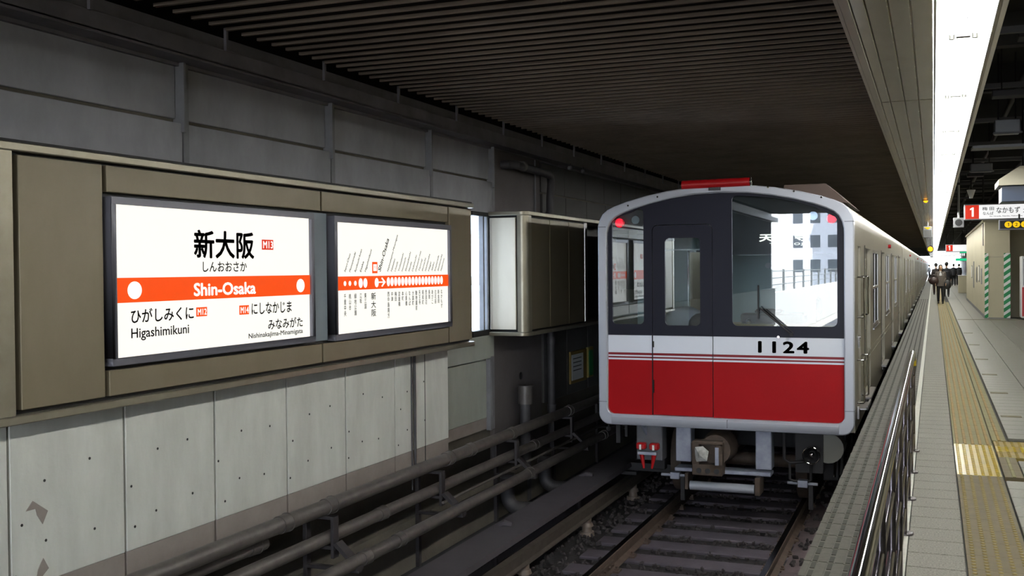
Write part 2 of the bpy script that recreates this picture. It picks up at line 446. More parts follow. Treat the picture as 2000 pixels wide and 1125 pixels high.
# beam under the ceiling
beam = MB(); beam.box(-5.2, -4.88, YB, YE, 3.125, 3.14).box(-4.895, -4.88, YB, YE, 3.11, 3.24).box(-5.2, -4.88, YB, YE, 3.235, 3.25).box(-5.2, -5.1, YB, YE, 3.1, 3.5)
struct(beam.build('trim_1', M_beam, bevel=.003))
# lower concrete panels
P0 = 5.33
for k in range(-18, 6):
    ya = P0+.915*k; yb = ya+.897
    if k == 4:  # conduit slot
        yb = 10.18
    if k > 4: break
    o = MB().box(-4.99, -4.85, ya, yb, -.21, .90).build('concrete_panel', M_conc if ya > 1.0 else M_base, wall, bevel=.004)  # unseen panels behind the camera darkened for the windscreen reflection
    MB().box(-4.99, -4.853, ya, yb, -.39, -.212).build('dirt_strip', M_dirt, wall, bevel=.003)
MB().box(-4.99, -4.848, 9.62, 9.63, -.39, .9).build('panel_joint', M_dark, wall)
MB().tube((-4.83, 9.36, -.45), (-4.83, 9.36, .80), .014).tube((-4.84, 9.31, -.6), (-4.84, 9.31, .80), .008).build('conduit', M_pipedark, wall)
MB().box(-5.2, -4.985, YB, 10.17, -.36, .88).build('backing_wall', M_base, wall)
# bolt holes
bh = MB()
for k in range(-3, 5):
    ya = P0+.915*k
    for (dy, zz) in ((.28, .42), (.62, .42), (.28, .02), (.62, .02), (.07, .2), (.07, -.1)):
        jy, jz = random.uniform(-.05, .05), random.uniform(-.05, .05)
        bh.tube((-4.849, ya+dy+jy, zz+jz), (-4.847, ya+dy+jy, zz+jz), .009, n=8)
bh.build('bolt_hole', M_black, wall)
hk = MB()
for z0, s in ((.18, 1), (-.12, -1)):
    hk.prism([(4.52, z0+.05*s), (4.57, z0+.1*s), (4.68, z0+.02*s), (4.64, z0-.05*s), (4.60, z0+.01*s), (4.59, z0+.05*s)], 'x', -4.852, -4.846)
hk.build('paint_patch', M_dirt, wall)
# recess beside the window
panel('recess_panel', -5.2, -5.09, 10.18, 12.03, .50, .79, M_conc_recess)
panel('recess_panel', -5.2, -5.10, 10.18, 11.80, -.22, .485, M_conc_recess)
MB().box(-5.2, -5.103, 10.18, 11.80, -.36, -.222).build('dirt_strip', M_dirt, wall)
MB().box(-5.11, -5.05, 11.81, 11.87, -.38, .50).box(-5.11, -5.07, 11.92, 11.99, -.38, .52).build('jamb_strip', M_post, wall, bevel=.004)
# window behind the sign box
win = MB().box(-5.17, -5.09, 11.40, 12.03, .79, .86).box(-5.17, -5.09, 11.40, 12.03, 2.25, 2.30).box(-5.17, -5.08, 11.99, 12.04, .79, 2.30).build('window_1', M_dark, bevel=.003)
struct(win)
MB().box(-5.17, -5.11, 11.76, 11.80, .86, 2.25).box(-5.17, -5.10, 11.86, 11.90, .86, 2.25).box(-5.17, -5.09, 11.93, 11.97, .86, 2.25).build('window_mullion', M_post, win, bevel=.002)
MB().box(-5.19, -5.18, 11.40, 12.03, .80, 2.28).build('window_pane', M_winglass, win)
# column and far wall
colm = struct(MB().box(-5.19, -5.10, 12.04, 13.75, -1.42, 3.12).build('column', M_column, bevel=.006))
st = MB(); st.tube((-5.098, 12.95, .18), (-5.085, 12.95, .18), .05, .03, n=12); st.build('core_hole', M_black, colm)
for k in range(0, 8):
    ya = 13.9+1.02*k
    panel('far_panel', -5.2, -5.12, ya, ya+1.0, -.3, 2.66, M_farwall); panel('far_panel', -5.2, -5.14, ya, ya+1.0, 2.69, 3.12, M_farwall)
# pipes on the column
pp = thing('drain_pipe', 'grey drain pipe running under the ceiling beam then down beside the concrete column', 'pipe', (-4.95, 13.8, -1.4))
MB().path([(-5.1, 12.35, 2.93), (-5.0, 12.35, 2.93), (-4.93, 12.42, 2.93), (-4.93, 13.6, 2.91), (-4.93, 13.72, 2.88), (-4.95, 13.79, 2.78), (-4.97, 13.8, 2.6), (-4.97, 13.8, -1.35)], .055, n=16).build('pipe_run', M_pipedark, pp)
for zz in (2.35, .6, -.35): MB().tube((-4.97, 13.8, zz-.05), (-4.97, 13.8, zz+.05), .066).build('coupling', M_pipedark, pp)
MB().tube((-4.93, 12.6, 2.93), (-4.93, 12.68, 2.93), .066).build('coupling', M_pipe, pp)
c_ = thing('thin_conduit', 'thin pale conduit on the column beside the drain pipe', 'conduit', (-5.08, 13.5, 0)); MB().tube((-5.08, 13.5, 2.28), (-5.08, 13.5, 3.1), .012).build('conduit_run', M_post, c_)
for yy in (14.4, 15.0):
    t = thing('round_lamp_head', 'small round fitting under the ceiling beam, %s' % ('nearer of the pair' if yy < 14.7 else 'farther of the pair'), 'lamp', (-4.9, yy, 3.12), 'round fittings under the beam')
    MB().sphere((-4.88, yy, 3.06), .035).build('globe', M_voidbox, t); MB().tube((-4.88, yy, 3.05), (-4.88, yy, 3.12), .02).build('stem', M_dark, t)
sp = thing('standpipe', 'short capped grey standpipe in front of the concrete column', 'pipe', (-4.9, 12.6, -1.4))
MB().tube((-4.9, 12.6, -1.38), (-4.9, 12.6, -.12), .07).build('pipe_run', M_pipedark, sp); MB().tube((-4.9, 12.6, -.14), (-4.9, 12.6, .08), .095).tube((-4.9, 12.6, .08), (-4.9, 12.6, .10), .105).build('cap', M_pipe, sp)
nb_ = thing('notice_board', 'yellow-bordered notice with white papers on the dark far wall', 'notice', (-5.11, 15.0, .2))
MB().box(-5.12, -5.09, 15.0, 15.78, -.15, .34).build('board', mat('notice_yellow', '7d6830', .6), nb_, bevel=.004)
MB().box(-5.09, -5.086, 15.04, 15.6, -.10, .29).build('paper', M_whitep, nb_)
o = MB().box(-5.12, -5.08, 15.84, 16.1, -.13, .35).build('board', M_cabyel, nb_, bevel=.004); MB().box(-5.08, -5.076, 15.87, 16.07, -.10, .30).build('paper', M_green, nb_)
ns = MB()
for zz in (.22, .16, .10, .04): ns.box(-5.086, -5.084, 15.10, 15.5, zz, zz+.015)
ns.build('print_lines', M_inkgrey, nb_)

# ---- sign boxes
def rim(mb, y0, y1, x=-4.6):
    pass
box1 = thing('sign_cabinet', 'long beige metal wall cabinet holding both lit station signs', 'cabinet', (-4.85, 7.3, .80))
YA, YZ = 4.06, 10.32
MB().box(-5.2, -4.645, YA+.03, YZ-.03, .83, 2.26).build('carcass', M_black, box1)
# top and bottom caps with rounded corner
def cap(z0, z1, xo, yA, yZ, rr=.12):
    pts = [(-5.2, yZ), (-5.2, yA)]
    for k in range(7):
        a = -PI/2+PI/2*k/6; pts.append((xo-rr+rr*math.cos(a), yA+rr+rr*math.sin(a)))
    pts += [(xo, yZ-.03), (xo-.03, yZ)]
    return MB().prism(pts, 'z', z0, z1)
cap(2.262, 2.31, -4.585, YA-.02, YZ+.02).build('top_cap', M_boxtrim, box1, bevel=.006); cap(2.312, 2.325, -4.60, YA, YZ).build('cap_flashing', M_dark, box1)
cap(.78, .828, -4.585, YA-.02, YZ+.02).build('bottom_cap', M_boxtrim, box1, bevel=.006)
def cornerpost(ya, par, xo=-4.595, rr=.09):
    pts = [(-4.72, ya+.17), (-4.72, ya+.0)]
    for k in range(7):
        a = -PI/2+PI/2*k/6; pts.append((xo-rr+rr*math.cos(a), ya+rr+rr*math.sin(a)))
    pts += [(xo, ya+.17)]
    return MB().prism(pts, 'z', .83, 2.26).build('corner_post', M_boxtrim, par)
cornerpost(YA, box1)
def bp(y0, y1, z0, z1, par=box1, m=M_boxpanel): return MB().box(-4.66, -4.60, y0, y1, z0, z1).build('cladding_panel', m, par, bevel=.004)
bp(4.275, 4.895, .855, 2.245)
bp(4.93, 7.29, 2.085, 2.245); bp(7.315, 9.68, 2.085, 2.245); bp(9.715, 10.27, .855, 2.245)
bp(4.93, 7.29, .855, 1.01); bp(7.315, 9.68, .855, 1.01)
MB().box(-5.08, -4.74, YA-.006, YA+.03, .86, 2.24).build('end_panel', M_boxpanel, box1, bevel=.004)
MB().box(-4.66, -4.625, 7.14, 7.42, 1.03, 2.07).build('filler_panel', M_filler, box1, bevel=.003)
def light_sign(name, label, y0, y1, z0, z1, fr):
    t = thing(name, label, 'sign', (-4.6, (y0+y1)/2, z0))
    f = MB(); f.box(-4.66, -4.565, y0, y1, z1-fr, z1).box(-4.66, -4.565, y0, y1, z0, z0+fr).box(-4.66, -4.565, y0, y0+fr, z0+fr, z1-fr).box(-4.66, -4.565, y1-fr, y1, z0+fr, z1-fr)
    f.build('frame', M_signframe, t, bevel=.004)
    MB().box(-4.65, -4.59, y0+fr, y1-fr, z0+fr, z1-fr).build('lit_face', M_signwhite, t)
    return t
XS = -4.584
s1 = light_sign('station_name_sign', 'large backlit white station name sign with an orange band', 4.925, 7.145, 1.035, 2.06, .045)
MB().box(XS-.004, XS, 4.97, 7.10, 1.415, 1.568).build('orange_band', M_signorange, s1)
b = MB(); ellipse(b, 'X+', XS+.002, 5.135, 1.49, .062, .055); b.build('white_dot', M_signwhite2, s1)
b = MB(); ellipse(b, 'X+', XS+.002, 6.965, 1.487, .055, .052); b.build('white_dot', M_signwhite2, s1)
def let(par, body, a0, a1, b0, b1, m=M_ink, off=XS, **k):
    mb = MB(); text_fit(mb, body, a0, a1, b0, b1, off, 'X+', **k); return mb.build('lettering', m, par, smooth=False)
let(s1, '新大阪', 5.70, 6.37, 1.69, 1.885, bold=.026, spacing=1.02)
let(s1, 'しんおおさか', 5.79, 6.28, 1.60, 1.67, bold=.014)
let(s1, 'Shin-Osaka', 5.69, 6.38, 1.437, 1.527, m=M_signwhite2, off=XS+.003, bold=.03)
let(s1, 'ひがしみくに', 5.10, 5.69, 1.285, 1.375, bold=.016)
let(s1, 'Higashimikuni', 5.10, 5.64, 1.175, 1.255, bold=.012)
let(s1, 'にしなかじま', 6.33, 6.84, 1.285, 1.372, bold=.016)
let(s1, 'みなみがた', 6.53, 6.99, 1.165, 1.245, bold=.016)
let(s1, 'Nishinakajima-Minamigata', 6.29, 6.99, 1.105, 1.152, bold=.016)
for (a0, a1, b0, b1, tx) in ((6.47, 6.61, 1.76, 1.835, 'M13'), (5.72, 5.83, 1.30, 1.362, 'M12'), (6.19, 6.30, 1.292, 1.358, 'M14')):
    MB().box(XS-.004, XS-.001, a0, a1, b0, b1).build('line_badge', M_signorange if tx != 'M13' else emit('badge_red', (225, 50, 20), .85), s1)
    let(s1, tx, a0+.008, a1-.008, b0+.010, b1-.010, m=M_signwhite2, off=XS+.002, bold=.02)
s2 = light_sign('line_map_sign', 'smaller backlit line map sign with a row of white station dots', 7.445, 9.70, 1.02, 2.055, .05)
MB().box(XS-.004, XS, 7.495, 9.65, 1.435, 1.552).build('orange_band', M_signorange, s2)
for a, r in ((7.63, .020), (7.71, .020), (7.80, .020), (7.89, .034), (7.97, .034), (8.17, .034)): b = MB(); ellipse(b, 'X+', XS+.002, a, 1.492, r, r*1.05 if r < .03 else .042, n=16); b.build('station_dot', M_signwhite2, s2)
ys17 = [8.385+(9.49-8.385)*k/16 for k in range(17)]
for a in ys17: b = MB(); ellipse(b, 'X+', XS+.002, a, 1.497, .029, .041, n=16); b.build('station_dot', M_signwhite2, s2)
b = MB(); b.box(XS-.001, XS+.002, 8.21, 8.32, 1.489, 1.501); b.prism([(8.27, 1.452), (8.335, 1.495), (8.27, 1.538), (8.255, 1.53), (8.30, 1.495), (8.255, 1.46)], 'x', XS-.001, XS+.002); b.build('arrow', M_signwhite2, s2)
west = ['千里中央', '桃山台', '緑地公園', '江坂', '東三国']; wl = ['Senri-Chuo', 'Momoyamadai', 'Ryokuchi-koen', 'Esaka', 'Higashimikuni']
east = ['西中島南方', '中津', '梅田', '淀屋橋', '本町', '心斎橋', 'なんば', '大国町', '動物園前', '天王寺', '昭和町', '西田辺', '長居', 'あびこ', '北花田', '新金岡', 'なかもず']
el = ['Nishinakajima-Minamigata', 'Nakatsu', 'Umeda', 'Yodoyabashi', 'Hommachi', 'Shinsaibashi', 'Namba', 'Daikokucho', 'Dobutsuen-mae', 'Tennoji', 'Showacho', 'Nishitanabe', 'Nagai', 'Abiko', 'Kitahanada', 'Shinkanaoka', 'Nakamozu']
kj = MB()
for a, s in list(zip((7.63, 7.71, 7.80, 7.89, 7.97), west))+list(zip(ys17, east)):
    h = .050*len(s)-.012; text_fit(kj, '\n'.join(s), a-.019, a+.019, 1.405-h, 1.405, XS, 'X+', line=1.0, bold=.015)
kj.build('lettering', M_inkgrey, s2, smooth=False)['kind'] = 'stuff'
kj = MB(); text_fit(kj, '新\n大\n阪', 8.07, 8.155, 1.195, 1.405, XS, 'X+', bold=.015, line=1.1); kj.build('lettering', M_ink, s2, smooth=False)
rm = MB()
def slant(mb, s, a, z, ln, hgt, ang, bold=0):
    vs, fs = text_mesh(s, bold); xs = [v[0] for v in vs]; x0, x1 = min(xs), max(xs); sc = ln/(x1-x0); ca, sa = math.cos(ang), math.sin(ang)
    mb.add([(XS, a+(v[0]-x0)*sc*ca-v[1]*hgt*sa, z+(v[0]-x0)*sc*sa+v[1]*hgt*ca) for v in vs], fs)
for a, s in list(zip((7.64, 7.72, 7.81, 7.90, 7.98), wl))+list(zip(ys17, el)): slant(rm, s, a, 1.585, .015*len(s)+.03, .034, 1.05, .02)
rm.build('lettering', M_inkgrey, s2, smooth=False)['kind'] = 'stuff'
rm = MB(); slant(rm, 'Shin-Osaka', 8.24, 1.585, .34, .07, 1.05, .02); rm.build('lettering', M_ink, s2, smooth=False)
MB().box(XS-.004, XS-.001, 8.10, 8.19, 1.575, 1.675).build('here_marker', M_signorange, s2); MB().box(XS-.001, XS+.001, 8.115, 8.175, 1.595, 1.655).build('here_marker_face', M_signwhite2, s2)
let(s2, 'M13', 8.125, 8.165, 1.615, 1.64, m=M_signorange, off=XS+.002)

box2 = thing('metal_cabinet', 'plain beige metal cabinet on the wall just before the train', 'cabinet', (-4.85, 13.2, .80))
YA2, YZ2 = 11.90, 14.30
MB().box(-5.15, -4.645, YA2+.03, YZ2, .83, 2.26).build('carcass', M_black, box2)
cap(2.262, 2.31, -4.585, YA2-.02, 16.6, .1).build('top_cap', M_boxtrim, box2, bevel=.006); cap(.78, .828, -4.585, YA2-.02, 16.6, .1).build('bottom_cap', M_boxtrim, box2, bevel=.006)
cornerpost(YA2, box2)
for y0, y1 in ((12.06, 12.77), (12.785, 13.53), (13.545, 14.22)): MB().box(-4.66, -4.61, y0, y1, .85, 2.235).build('cladding_panel', M_boxpanel, box2, bevel=.006)
MB().box(-5.08, -4.74, YA2-.006, YA2+.03, .86, 2.235).build('end_panel', mat('end_panel_daylit', 'eee4d2', .4, .1, c2='ddd2bf', nscale=2, stretch=(1, 1, .4)), box2, bevel=.004)  # lighter than the cladding: daylight on this end is put into the colour
MB().tube((-4.62, 14.27, .85), (-4.62, 14.27, 2.25), .035).build('end_post', M_stainless, box2)
MB().box(-5.15, -5.0, 14.4, 16.5, .83, 2.26).build('dark_backing', M_black, box2)

# ================================================================== pipes along the wall
def pipe_thing(label, x, z, r, y0, y1, coups, m=M_pipe):
    t = thing('wall_pipe', label, 'pipe', (x, y0, z), 'pipes running along the wall')
    MB().tube((x, y0, z), (x, y1, z), r, n=20).build('pipe_run', m, t)
    for yy in coups: MB().tube((x, yy-.055, z), (x, yy+.055, z), r*1.13, n=20).tube((x, yy+.055, z), (x, yy+.062, z), r*1.22, n=20).build('coupling', m, t)
    return t
pipe_thing('thick grey pipe, topmost of the run along the wall', -4.66, -.35, .062, -12, 60, [1.5, 4.3, 6.8, 7.45, 9.75, 10.3, 11.5, 13.6, 17, 21])
pipe_thing('grey pipe tucked behind and just below the topmost wall pipe', -4.80, -.50, .05, -12, 6.75, [2.5, 5.6, 6.6])
pipe_thing('grey pipe, middle of the run along the wall', -4.64, -.60, .055, -12, 60, [3, 5.3, 8.3, 12.2, 16])
pipe_thing('grey pipe, lowest and frontmost of the run along the wall', -4.38, -.78, .055, -12, 60, [4, 7.55, 8.15, 11.35, 14.3, 18], M_pipe)
pt = thing('thin_cable_pipe', 'thin cable pipe in front of the middle wall pipe beyond the second bracket', 'pipe', (-4.5, 9.4, -.68), 'pipes running along the wall')
MB().tube((-4.5, 9.3, -.70), (-4.5, 30, -.66), .014).build('pipe_run', M_pipe, pt)
brs = []
br = thing('pipe_bracket', 'dark steel pipe bracket nearest the camera in view', 'bracket', (-4.7, 7.4, -1.4), 'steel brackets carrying the pipes')
MB().box(-4.85, -4.56, 7.37, 7.43, -.445, -.415).build('top_arm', M_bracket, br, bevel=.003)
MB().box(-4.585, -4.555, 7.36, 7.44, -.76, -.415).build('upright', M_bracket, br, bevel=.003)
MB().box(-4.86, -4.82, 7.37, 7.43, -1.40, -.415).build('rear_upright', M_bracket, br, bevel=.003)
MB().box(-4.86, -4.33, 7.37, 7.43, -.86, -.83).box(-4.86, -4.55, 7.37, 7.43, -.69, -.66).build('lower_arm', M_bracket, br, bevel=.003)
MB().prism([(-4.56, -.64), (-4.53, -.62), (-4.33, -.80), (-4.33, -.84)], 'y', 7.35, 7.45).build('diagonal_arm', M_bracket, br)
brs = [br]
for k, (yy, lb) in enumerate(((1.3, 'dark steel pipe bracket behind the viewpoint'), (3.33, 'dark steel pipe bracket just outside the near frame edge'), (5.36, 'dark steel pipe bracket at the bottom edge of the view'), (9.43, 'second dark steel pipe bracket, below the line map sign'), (11.46, 'third dark steel pipe bracket, beside the concrete column'), (13.5, 'fourth dark steel pipe bracket, close to the train front'), (15.5, 'dark steel pipe bracket farthest along, beside the train'))):
    if yy < 5: continue
    c = copy_tree(br); c.location = (-4.7, yy, -1.4); c['label'] = lb
# floor elbows
for i, (yy, lb) in enumerate(((11.6, 'dusty elbow pipe dropping to the trough floor, nearer one'), (12.9, 'dusty elbow pipe dropping to the trough floor, farther one'))):
    t = thing('elbow_pipe', lb, 'pipe', (-4.62, yy, -1.4), 'elbow pipes at the wall foot')
    pts = [(-4.75, yy, -.85), (-4.75, yy, -1.12)]+[(-4.75+.14*(1-math.cos(a)), yy, -1.12-.14*math.sin(a)) for a in (.4, .8, 1.2, 1.57)]+[(-4.35, yy+.05, -1.27), (-4.1, yy+.2, -1.28)]
    MB().path(pts, .085, n=16).build('pipe_run', M_pipedark, t); MB().tube((-4.75, yy, -.95), (-4.75, yy, -.9), .098).build('coupling', M_pipedark, t)

# ================================================================== track bed
bed = struct(MB().box(-5.2, -4.05, YB-60, YE, -1.60, -1.40).build('trough_floor', M_trough))
MB().box(-5.17, -4.86, YB, YE, -1.42, -.9).build('wall_footing', M_base, bed)
MB().box(-4.10, -3.98, YB, YE, -1.45, -1.30).build('trough_kerb', M_cover, bed, bevel=.01)
bal = struct(MB().box(-4.0, -.655, YB-60, YE, -1.60, -1.385).build('ballast_bed', M_ballast))
XL, XR, ZR = -2.945, -1.445, -1.20
tr = thing('railway_track', 'dark ballasted track with two rusty rails and close-set sleepers', 'track', (-2.19, 8, -1.4))
def rail_prof(xc):
    return [(xc-.065, -1.345), (xc-.065, -1.335), (xc-.012, -1.315), (xc-.010, -1.25), (xc-.033, -1.238), (xc-.033, ZR-.006), (xc-.026, ZR), (xc+.026, ZR), (xc+.033, ZR-.006), (xc+.033, -1.238), (xc+.010, -1.25), (xc+.012, -1.315), (xc+.065, -1.335), (xc+.065, -1.345)]
for xc in (XL, XR):
    r_ = MB().prism(rail_prof(xc), 'y', -60, 210).build('rail', M_rail, tr)
    MB().box(xc-.027, xc+.027, -60, 210, ZR, ZR+.003).build('rail_head', M_railtop, r_)
fp = MB(); fp.box(XL+.015, XL+.035, 9.35, 9.85, -1.32, -1.26)
for q in (9.42, 9.52, 9.68, 9.78): fp.tube((XL+.03, q, -1.29), (XL+.055, q, -1.29), .014, n=8)
fp.build('fishplate', M_rail, tr)
sl = MB().box(-1.2, 1.2, -.15, .15, -.12, 0).build('sleeper', M_sleeper, tr, bevel=.012, local=True); sl.location = (0, 0, 0)
clipm = MB(); clipm.box(-.03, .03, -.06, .06, 0, .02).tube((0, 0, .02), (0, 0, .055), .016, n=6).box(-.02, .02, -.03, .03, .02, .035)
clip0 = None
for k in range(-34, 92):
    yy = 10.35+.57*k
    s_ = sl if k == -34 else inst(sl, 'sleeper', (0, 0, 0), tr)
    s_.location = (0, yy-8, .05+random.uniform(-.004, .004)); ORG[s_.name] = Vector((-2.19, yy, -1.368))
    if -9 <= k <= 9:
        for xc in (XL, XR):
            for sx in (-1, 1):
                if clip0 is None: clip0 = clipm.build('rail_clip', M_rail, s_, local=True); cc = clip0
                else: cc = inst(clip0, 'rail_clip', (0, 0, 0), s_)
                cc.location = (xc+sx*.085+2.19, 0, 0)
# ballast stones
N = 9000
sx = rng.uniform(-3.75, -.72, N); sy = 3.5+rng.random(N)**1.3*19; ph = ((sy-10.35) % .57)
inb = (ph > .13) & (ph < .44) | (sx < -3.42)
onrail = (np.abs(sx-XL) < .09) | (np.abs(sx-XR) < .09)
keep = (inb & ~onrail); sx, sy = sx[keep], sy[keep]; n = len(sx)
gph = (1+5**.5)/2
base = np.array([(-1,gph,0),(1,gph,0),(-1,-gph,0),(1,-gph,0),(0,-1,gph),(0,1,gph),(0,-1,-gph),(0,1,-gph),(gph,0,-1),(gph,0,1),(-gph,0,-1),(-gph,0,1)], float)/1.9
ff = np.array([(0,11,5),(0,5,1),(0,1,7),(0,7,10),(0,10,11),(1,5,9),(5,11,4),(11,10,2),(10,7,6),(7,1,8),(3,9,4),(3,4,2),(3,2,6),(3,6,8),(3,8,9),(4,9,5),(2,4,11),(6,2,10),(8,6,7),(9,8,1)])
sc = rng.uniform(.014, .036, (n, 1, 3)); vv = base[None]*sc*rng.uniform(.72, 1.2, (n, 12, 1))
an = rng.uniform(0, 2*PI, n); ca, sa = np.cos(an), np.sin(an)
v2 = vv.copy(); v2[:, :, 0] = vv[:, :, 0]*ca[:, None]-vv[:, :, 1]*sa[:, None]; v2[:, :, 1] = vv[:, :, 0]*sa[:, None]+vv[:, :, 1]*ca[:, None]
tl = rng.uniform(-.5, .5, n); v3 = v2.copy(); v3[:, :, 2] = v2[:, :, 2]+v2[:, :, 0]*tl[:, None]
v3[:, :, 0] += sx[:, None]; v3[:, :, 1] += sy[:, None]; v3[:, :, 2] += (-1.378+rng.uniform(0, .012, n))[:, None]
bank = struct(MB().add([(-1.36, -60, -1.42), (-.655, -60, -1.42), (-.655, 210, -1.42), (-1.36, 210, -1.42), (-1.36, -60, -1.335), (-.655, -60, -1.28), (-.655, 210, -1.28), (-1.36, 210, -1.335)], [(0, 3, 2, 1), (4, 5, 6, 7), (0, 1, 5, 4), (1, 2, 6, 5), (2, 3, 7, 6), (3, 0, 4, 7)]).build('dirt_bank', mat('dirt_bank_purple', '5e5054', .9, c2='3a3234', nscale=6, amt=.7, bump=.5, bscale=25)))
nb2 = 900; bx = rng.uniform(-1.30, -.70, nb2); cl = np.floor(rng.uniform(0, 26, nb2)); by = 4.0+cl*.66+rng.normal(0, .1, nb2)
sx[:nb2] = bx; sy[:nb2] = by; bankmask = np.zeros(n); bankmask[:nb2] = 1
v3[:nb2] = v3[:nb2]-v3[:nb2].mean(axis=1, keepdims=True)+np.stack([bx, by, -1.30+.05*(bx+1.0)+0*bx], 1)[:, None, :]
me = bpy.data.meshes.new('ballast'); me.from_pydata(v3.reshape(-1, 3).tolist(), [], (ff[None]+np.arange(n)[:, None, None]*12).reshape(-1, 3).tolist()); me.materials.append(M_stone)
o = bpy.data.objects.new('ballast', me); link(o); tag(o, 'dark crushed stone ballast lying between the sleepers', 'ballast', kind='stuff')
# third rail
t3 = thing('third_rail', 'power rail under a flat cover board left of the track', 'rail', (-3.62, 8, -1.4))
X3 = -3.60
MB().prism([(X3-.05, -1.19), (X3-.05, -1.178), (X3-.014, -1.165), (X3-.014, -1.10), (X3-.038, -1.09), (X3-.038, -1.055), (X3+.038, -1.055), (X3+.038, -1.09), (X3+.014, -1.10), (X3+.014, -1.165), (X3+.05, -1.178), (X3+.05, -1.19)], 'y', -60, 200).build('power_rail', M_third, t3)
MB().prism([(-4.0, -.90), (-4.0, -.925), (-3.66, -.925), (-3.63, -.955), (-3.605, -.95), (-3.62, -.90)], 'y', -12, 200).build('cover_board', M_cover, t3)
ins = MB(); ins.tube((0, 0, 0), (0, 0, .05), .085, .08, n=14).tube((0, 0, .05), (0, 0, .11), .055, .05, n=14).tube((0, 0, .11), (0, 0, .15), .075, .06, n=14).tube((0, 0, .15), (0, 0, .20), .05, .05, n=14)
i0 = ins.build('insulator', M_insul, t3, local=True); ck = None
for k in range(-4, 30):
    yy = 11.13+1.94*k; loc = (X3+3.62, yy-8, .012)
    if k == -4: i0.location = loc
    else: inst(i0, 'insulator', loc, t3)
for k in range(-4, 30):
    yy = 12.0+2.6*k
    if ck is None: ck = MB().path([(-3.98+3.62, 0, .02), (-3.99+3.62, 0, .35), (-3.95+3.62, 0, .49), (-3.88+3.62, 0, .515), (-3.8+3.62, 0, .51)], [.03, .03, .035, .045, .03], n=8).build('cover_bracket', M_cover, t3, local=True); ck.location = (0, yy-8, 0)
    else: inst(ck, 'cover_bracket', (0, yy-8, 0), t3)

# ================================================================== track ceiling
ceil = struct(MB().box(-5.4, -.50, YB, YE, 3.408, 3.62).build('ceiling', M_deck))
cs = MB().prism([(-.017, .026), (-.016, 0), (.016, 0), (.017, .026)], 'x', -2.16, 2.16).build('slat', M_slat, ceil, smooth=False, local=True)
ny = 0
for k in range(0, 295):
    yy = 2.0+.1935*k
    loc = (-2.70, yy, 3.385)
    if k == 0: cs.location = loc
    else: inst(cs, 'slat', loc, ceil)
rest = MB()
for k in range(295, 560): rest.prism([(2.0+.1935*k-.016, 3.411), (2.0+.1935*k-.02, 3.385), (2.0+.1935*k+.02, 3.385), (2.0+.1935*k+.016, 3.411)], 'x', -4.86, -.54)
for k in range(-74, 0): rest.prism([(2.0+.1935*k-.016, 3.411), (2.0+.1935*k-.02, 3.385), (2.0+.1935*k+.02, 3.385), (2.0+.1935*k+.016, 3.411)], 'x', -4.86, -.54)
o = rest.build('slat_field', M_slat, ceil, smooth=False); o['kind'] = 'stuff'
hg = None
for k in range(18):
    if hg is None: hg = MB().box(-.012, .012, -.012, .012, 0, .17).build('hanger', M_beam, ceil, local=True); hg.location = (-4.87, 5.1, 3.24)
    else: inst(hg, 'hanger', (-4.87, 5.1+2.03*k/1.5, 3.24), ceil)

# ================================================================== soffit and platform lights
ZS = 3.0
sof = MB().box(-.47, .0, YB, YE, ZS+.02, ZS+.05).box(-.49, -.47, YB, YE, ZS, 3.60).build('trim_2', M_soffitedge)
struct(sof)
MB().box(-.47, -.415, YB, YE, ZS-.002, ZS+.03).build('edge_rail', M_soffitedge, sof, bevel=.004)
xb = [-.410, -.335, -.22, -.11, .005]
for i in range(4):
    wd = xb[i+1]-xb[i]-.007; src = MB().box(0, wd, .01, 5.10-.012, 0, .02).build('soffit_panel', M_soffit, sof, bevel=.003, local=True)
    for k in range(-4, 30):
        loc = (xb[i], 9.52+5.11*k, ZS)
        if k == -4: src.location = loc
        else: inst(src, 'soffit_panel', loc, sof)
MB().box(.003, .018, YB, YE, ZS-.0, 3.12).box(.325, .345, YB, YE, ZS-.0, 3.14).box(.345, .375, YB, YE, ZS-.0, ZS+.02).build('lamp_flange', M_soffitedge, sof, bevel=.002)
lf = thing('light_fixture', 'white twin-tube fluorescent light in the distant run of the row over the platform', 'light', (.17, 0, ZS), 'fluorescent lights in one row over the platform')
MB().add([(-.15, -1.2, 0), (.152, -1.2, 0), (.12, -1.2, .1), (-.12, -1.2, .1), (-.15, 1.2, 0), (.152, 1.2, 0), (.12, 1.2, .1), (-.12, 1.2, .1)], [(1, 5, 6, 2), (2, 6, 7, 3), (3, 7, 4, 0)]).build('reflector', M_reflector, lf, local=True, smooth=False)
tb_ = MB().tube((-.065, -1.17, .012), (-.065, 1.17, .012), .018, n=10).build('tube', M_tube, lf, local=True)
t2_ = inst(tb_, 'tube', (.13, 0, 0), lf)
MB().box(-.04, .04, -1.215, -1.165, -.012, .075).tube((-.065, -1.19, .05), (-.065, -1.19, -.022), .018).tube((.065, -1.19, .05), (.065, -1.19, -.022), .018).build('lamp_holder', M_holder, lf, local=True)
ly = [6.95+2.42*k+1.2 for k in range(-8, 62)]
lf.location = (.17, ly[-1], ZS)
for yy in ly[:-1]:
    c = copy_tree(lf); c.location = (.17, yy, ZS)
    kk = round((yy-6.95-1.2)/2.42)
    if -1 <= kk <= 5: c['label'] = 'twin-tube fluorescent light over the platform, %s counted from the top edge of the photo' % ['first', 'second', 'third', 'fourth', 'fifth', 'sixth', 'seventh'][kk+1]
    elif kk < -1: c['label'] = 'twin-tube fluorescent light over the platform behind the viewpoint'
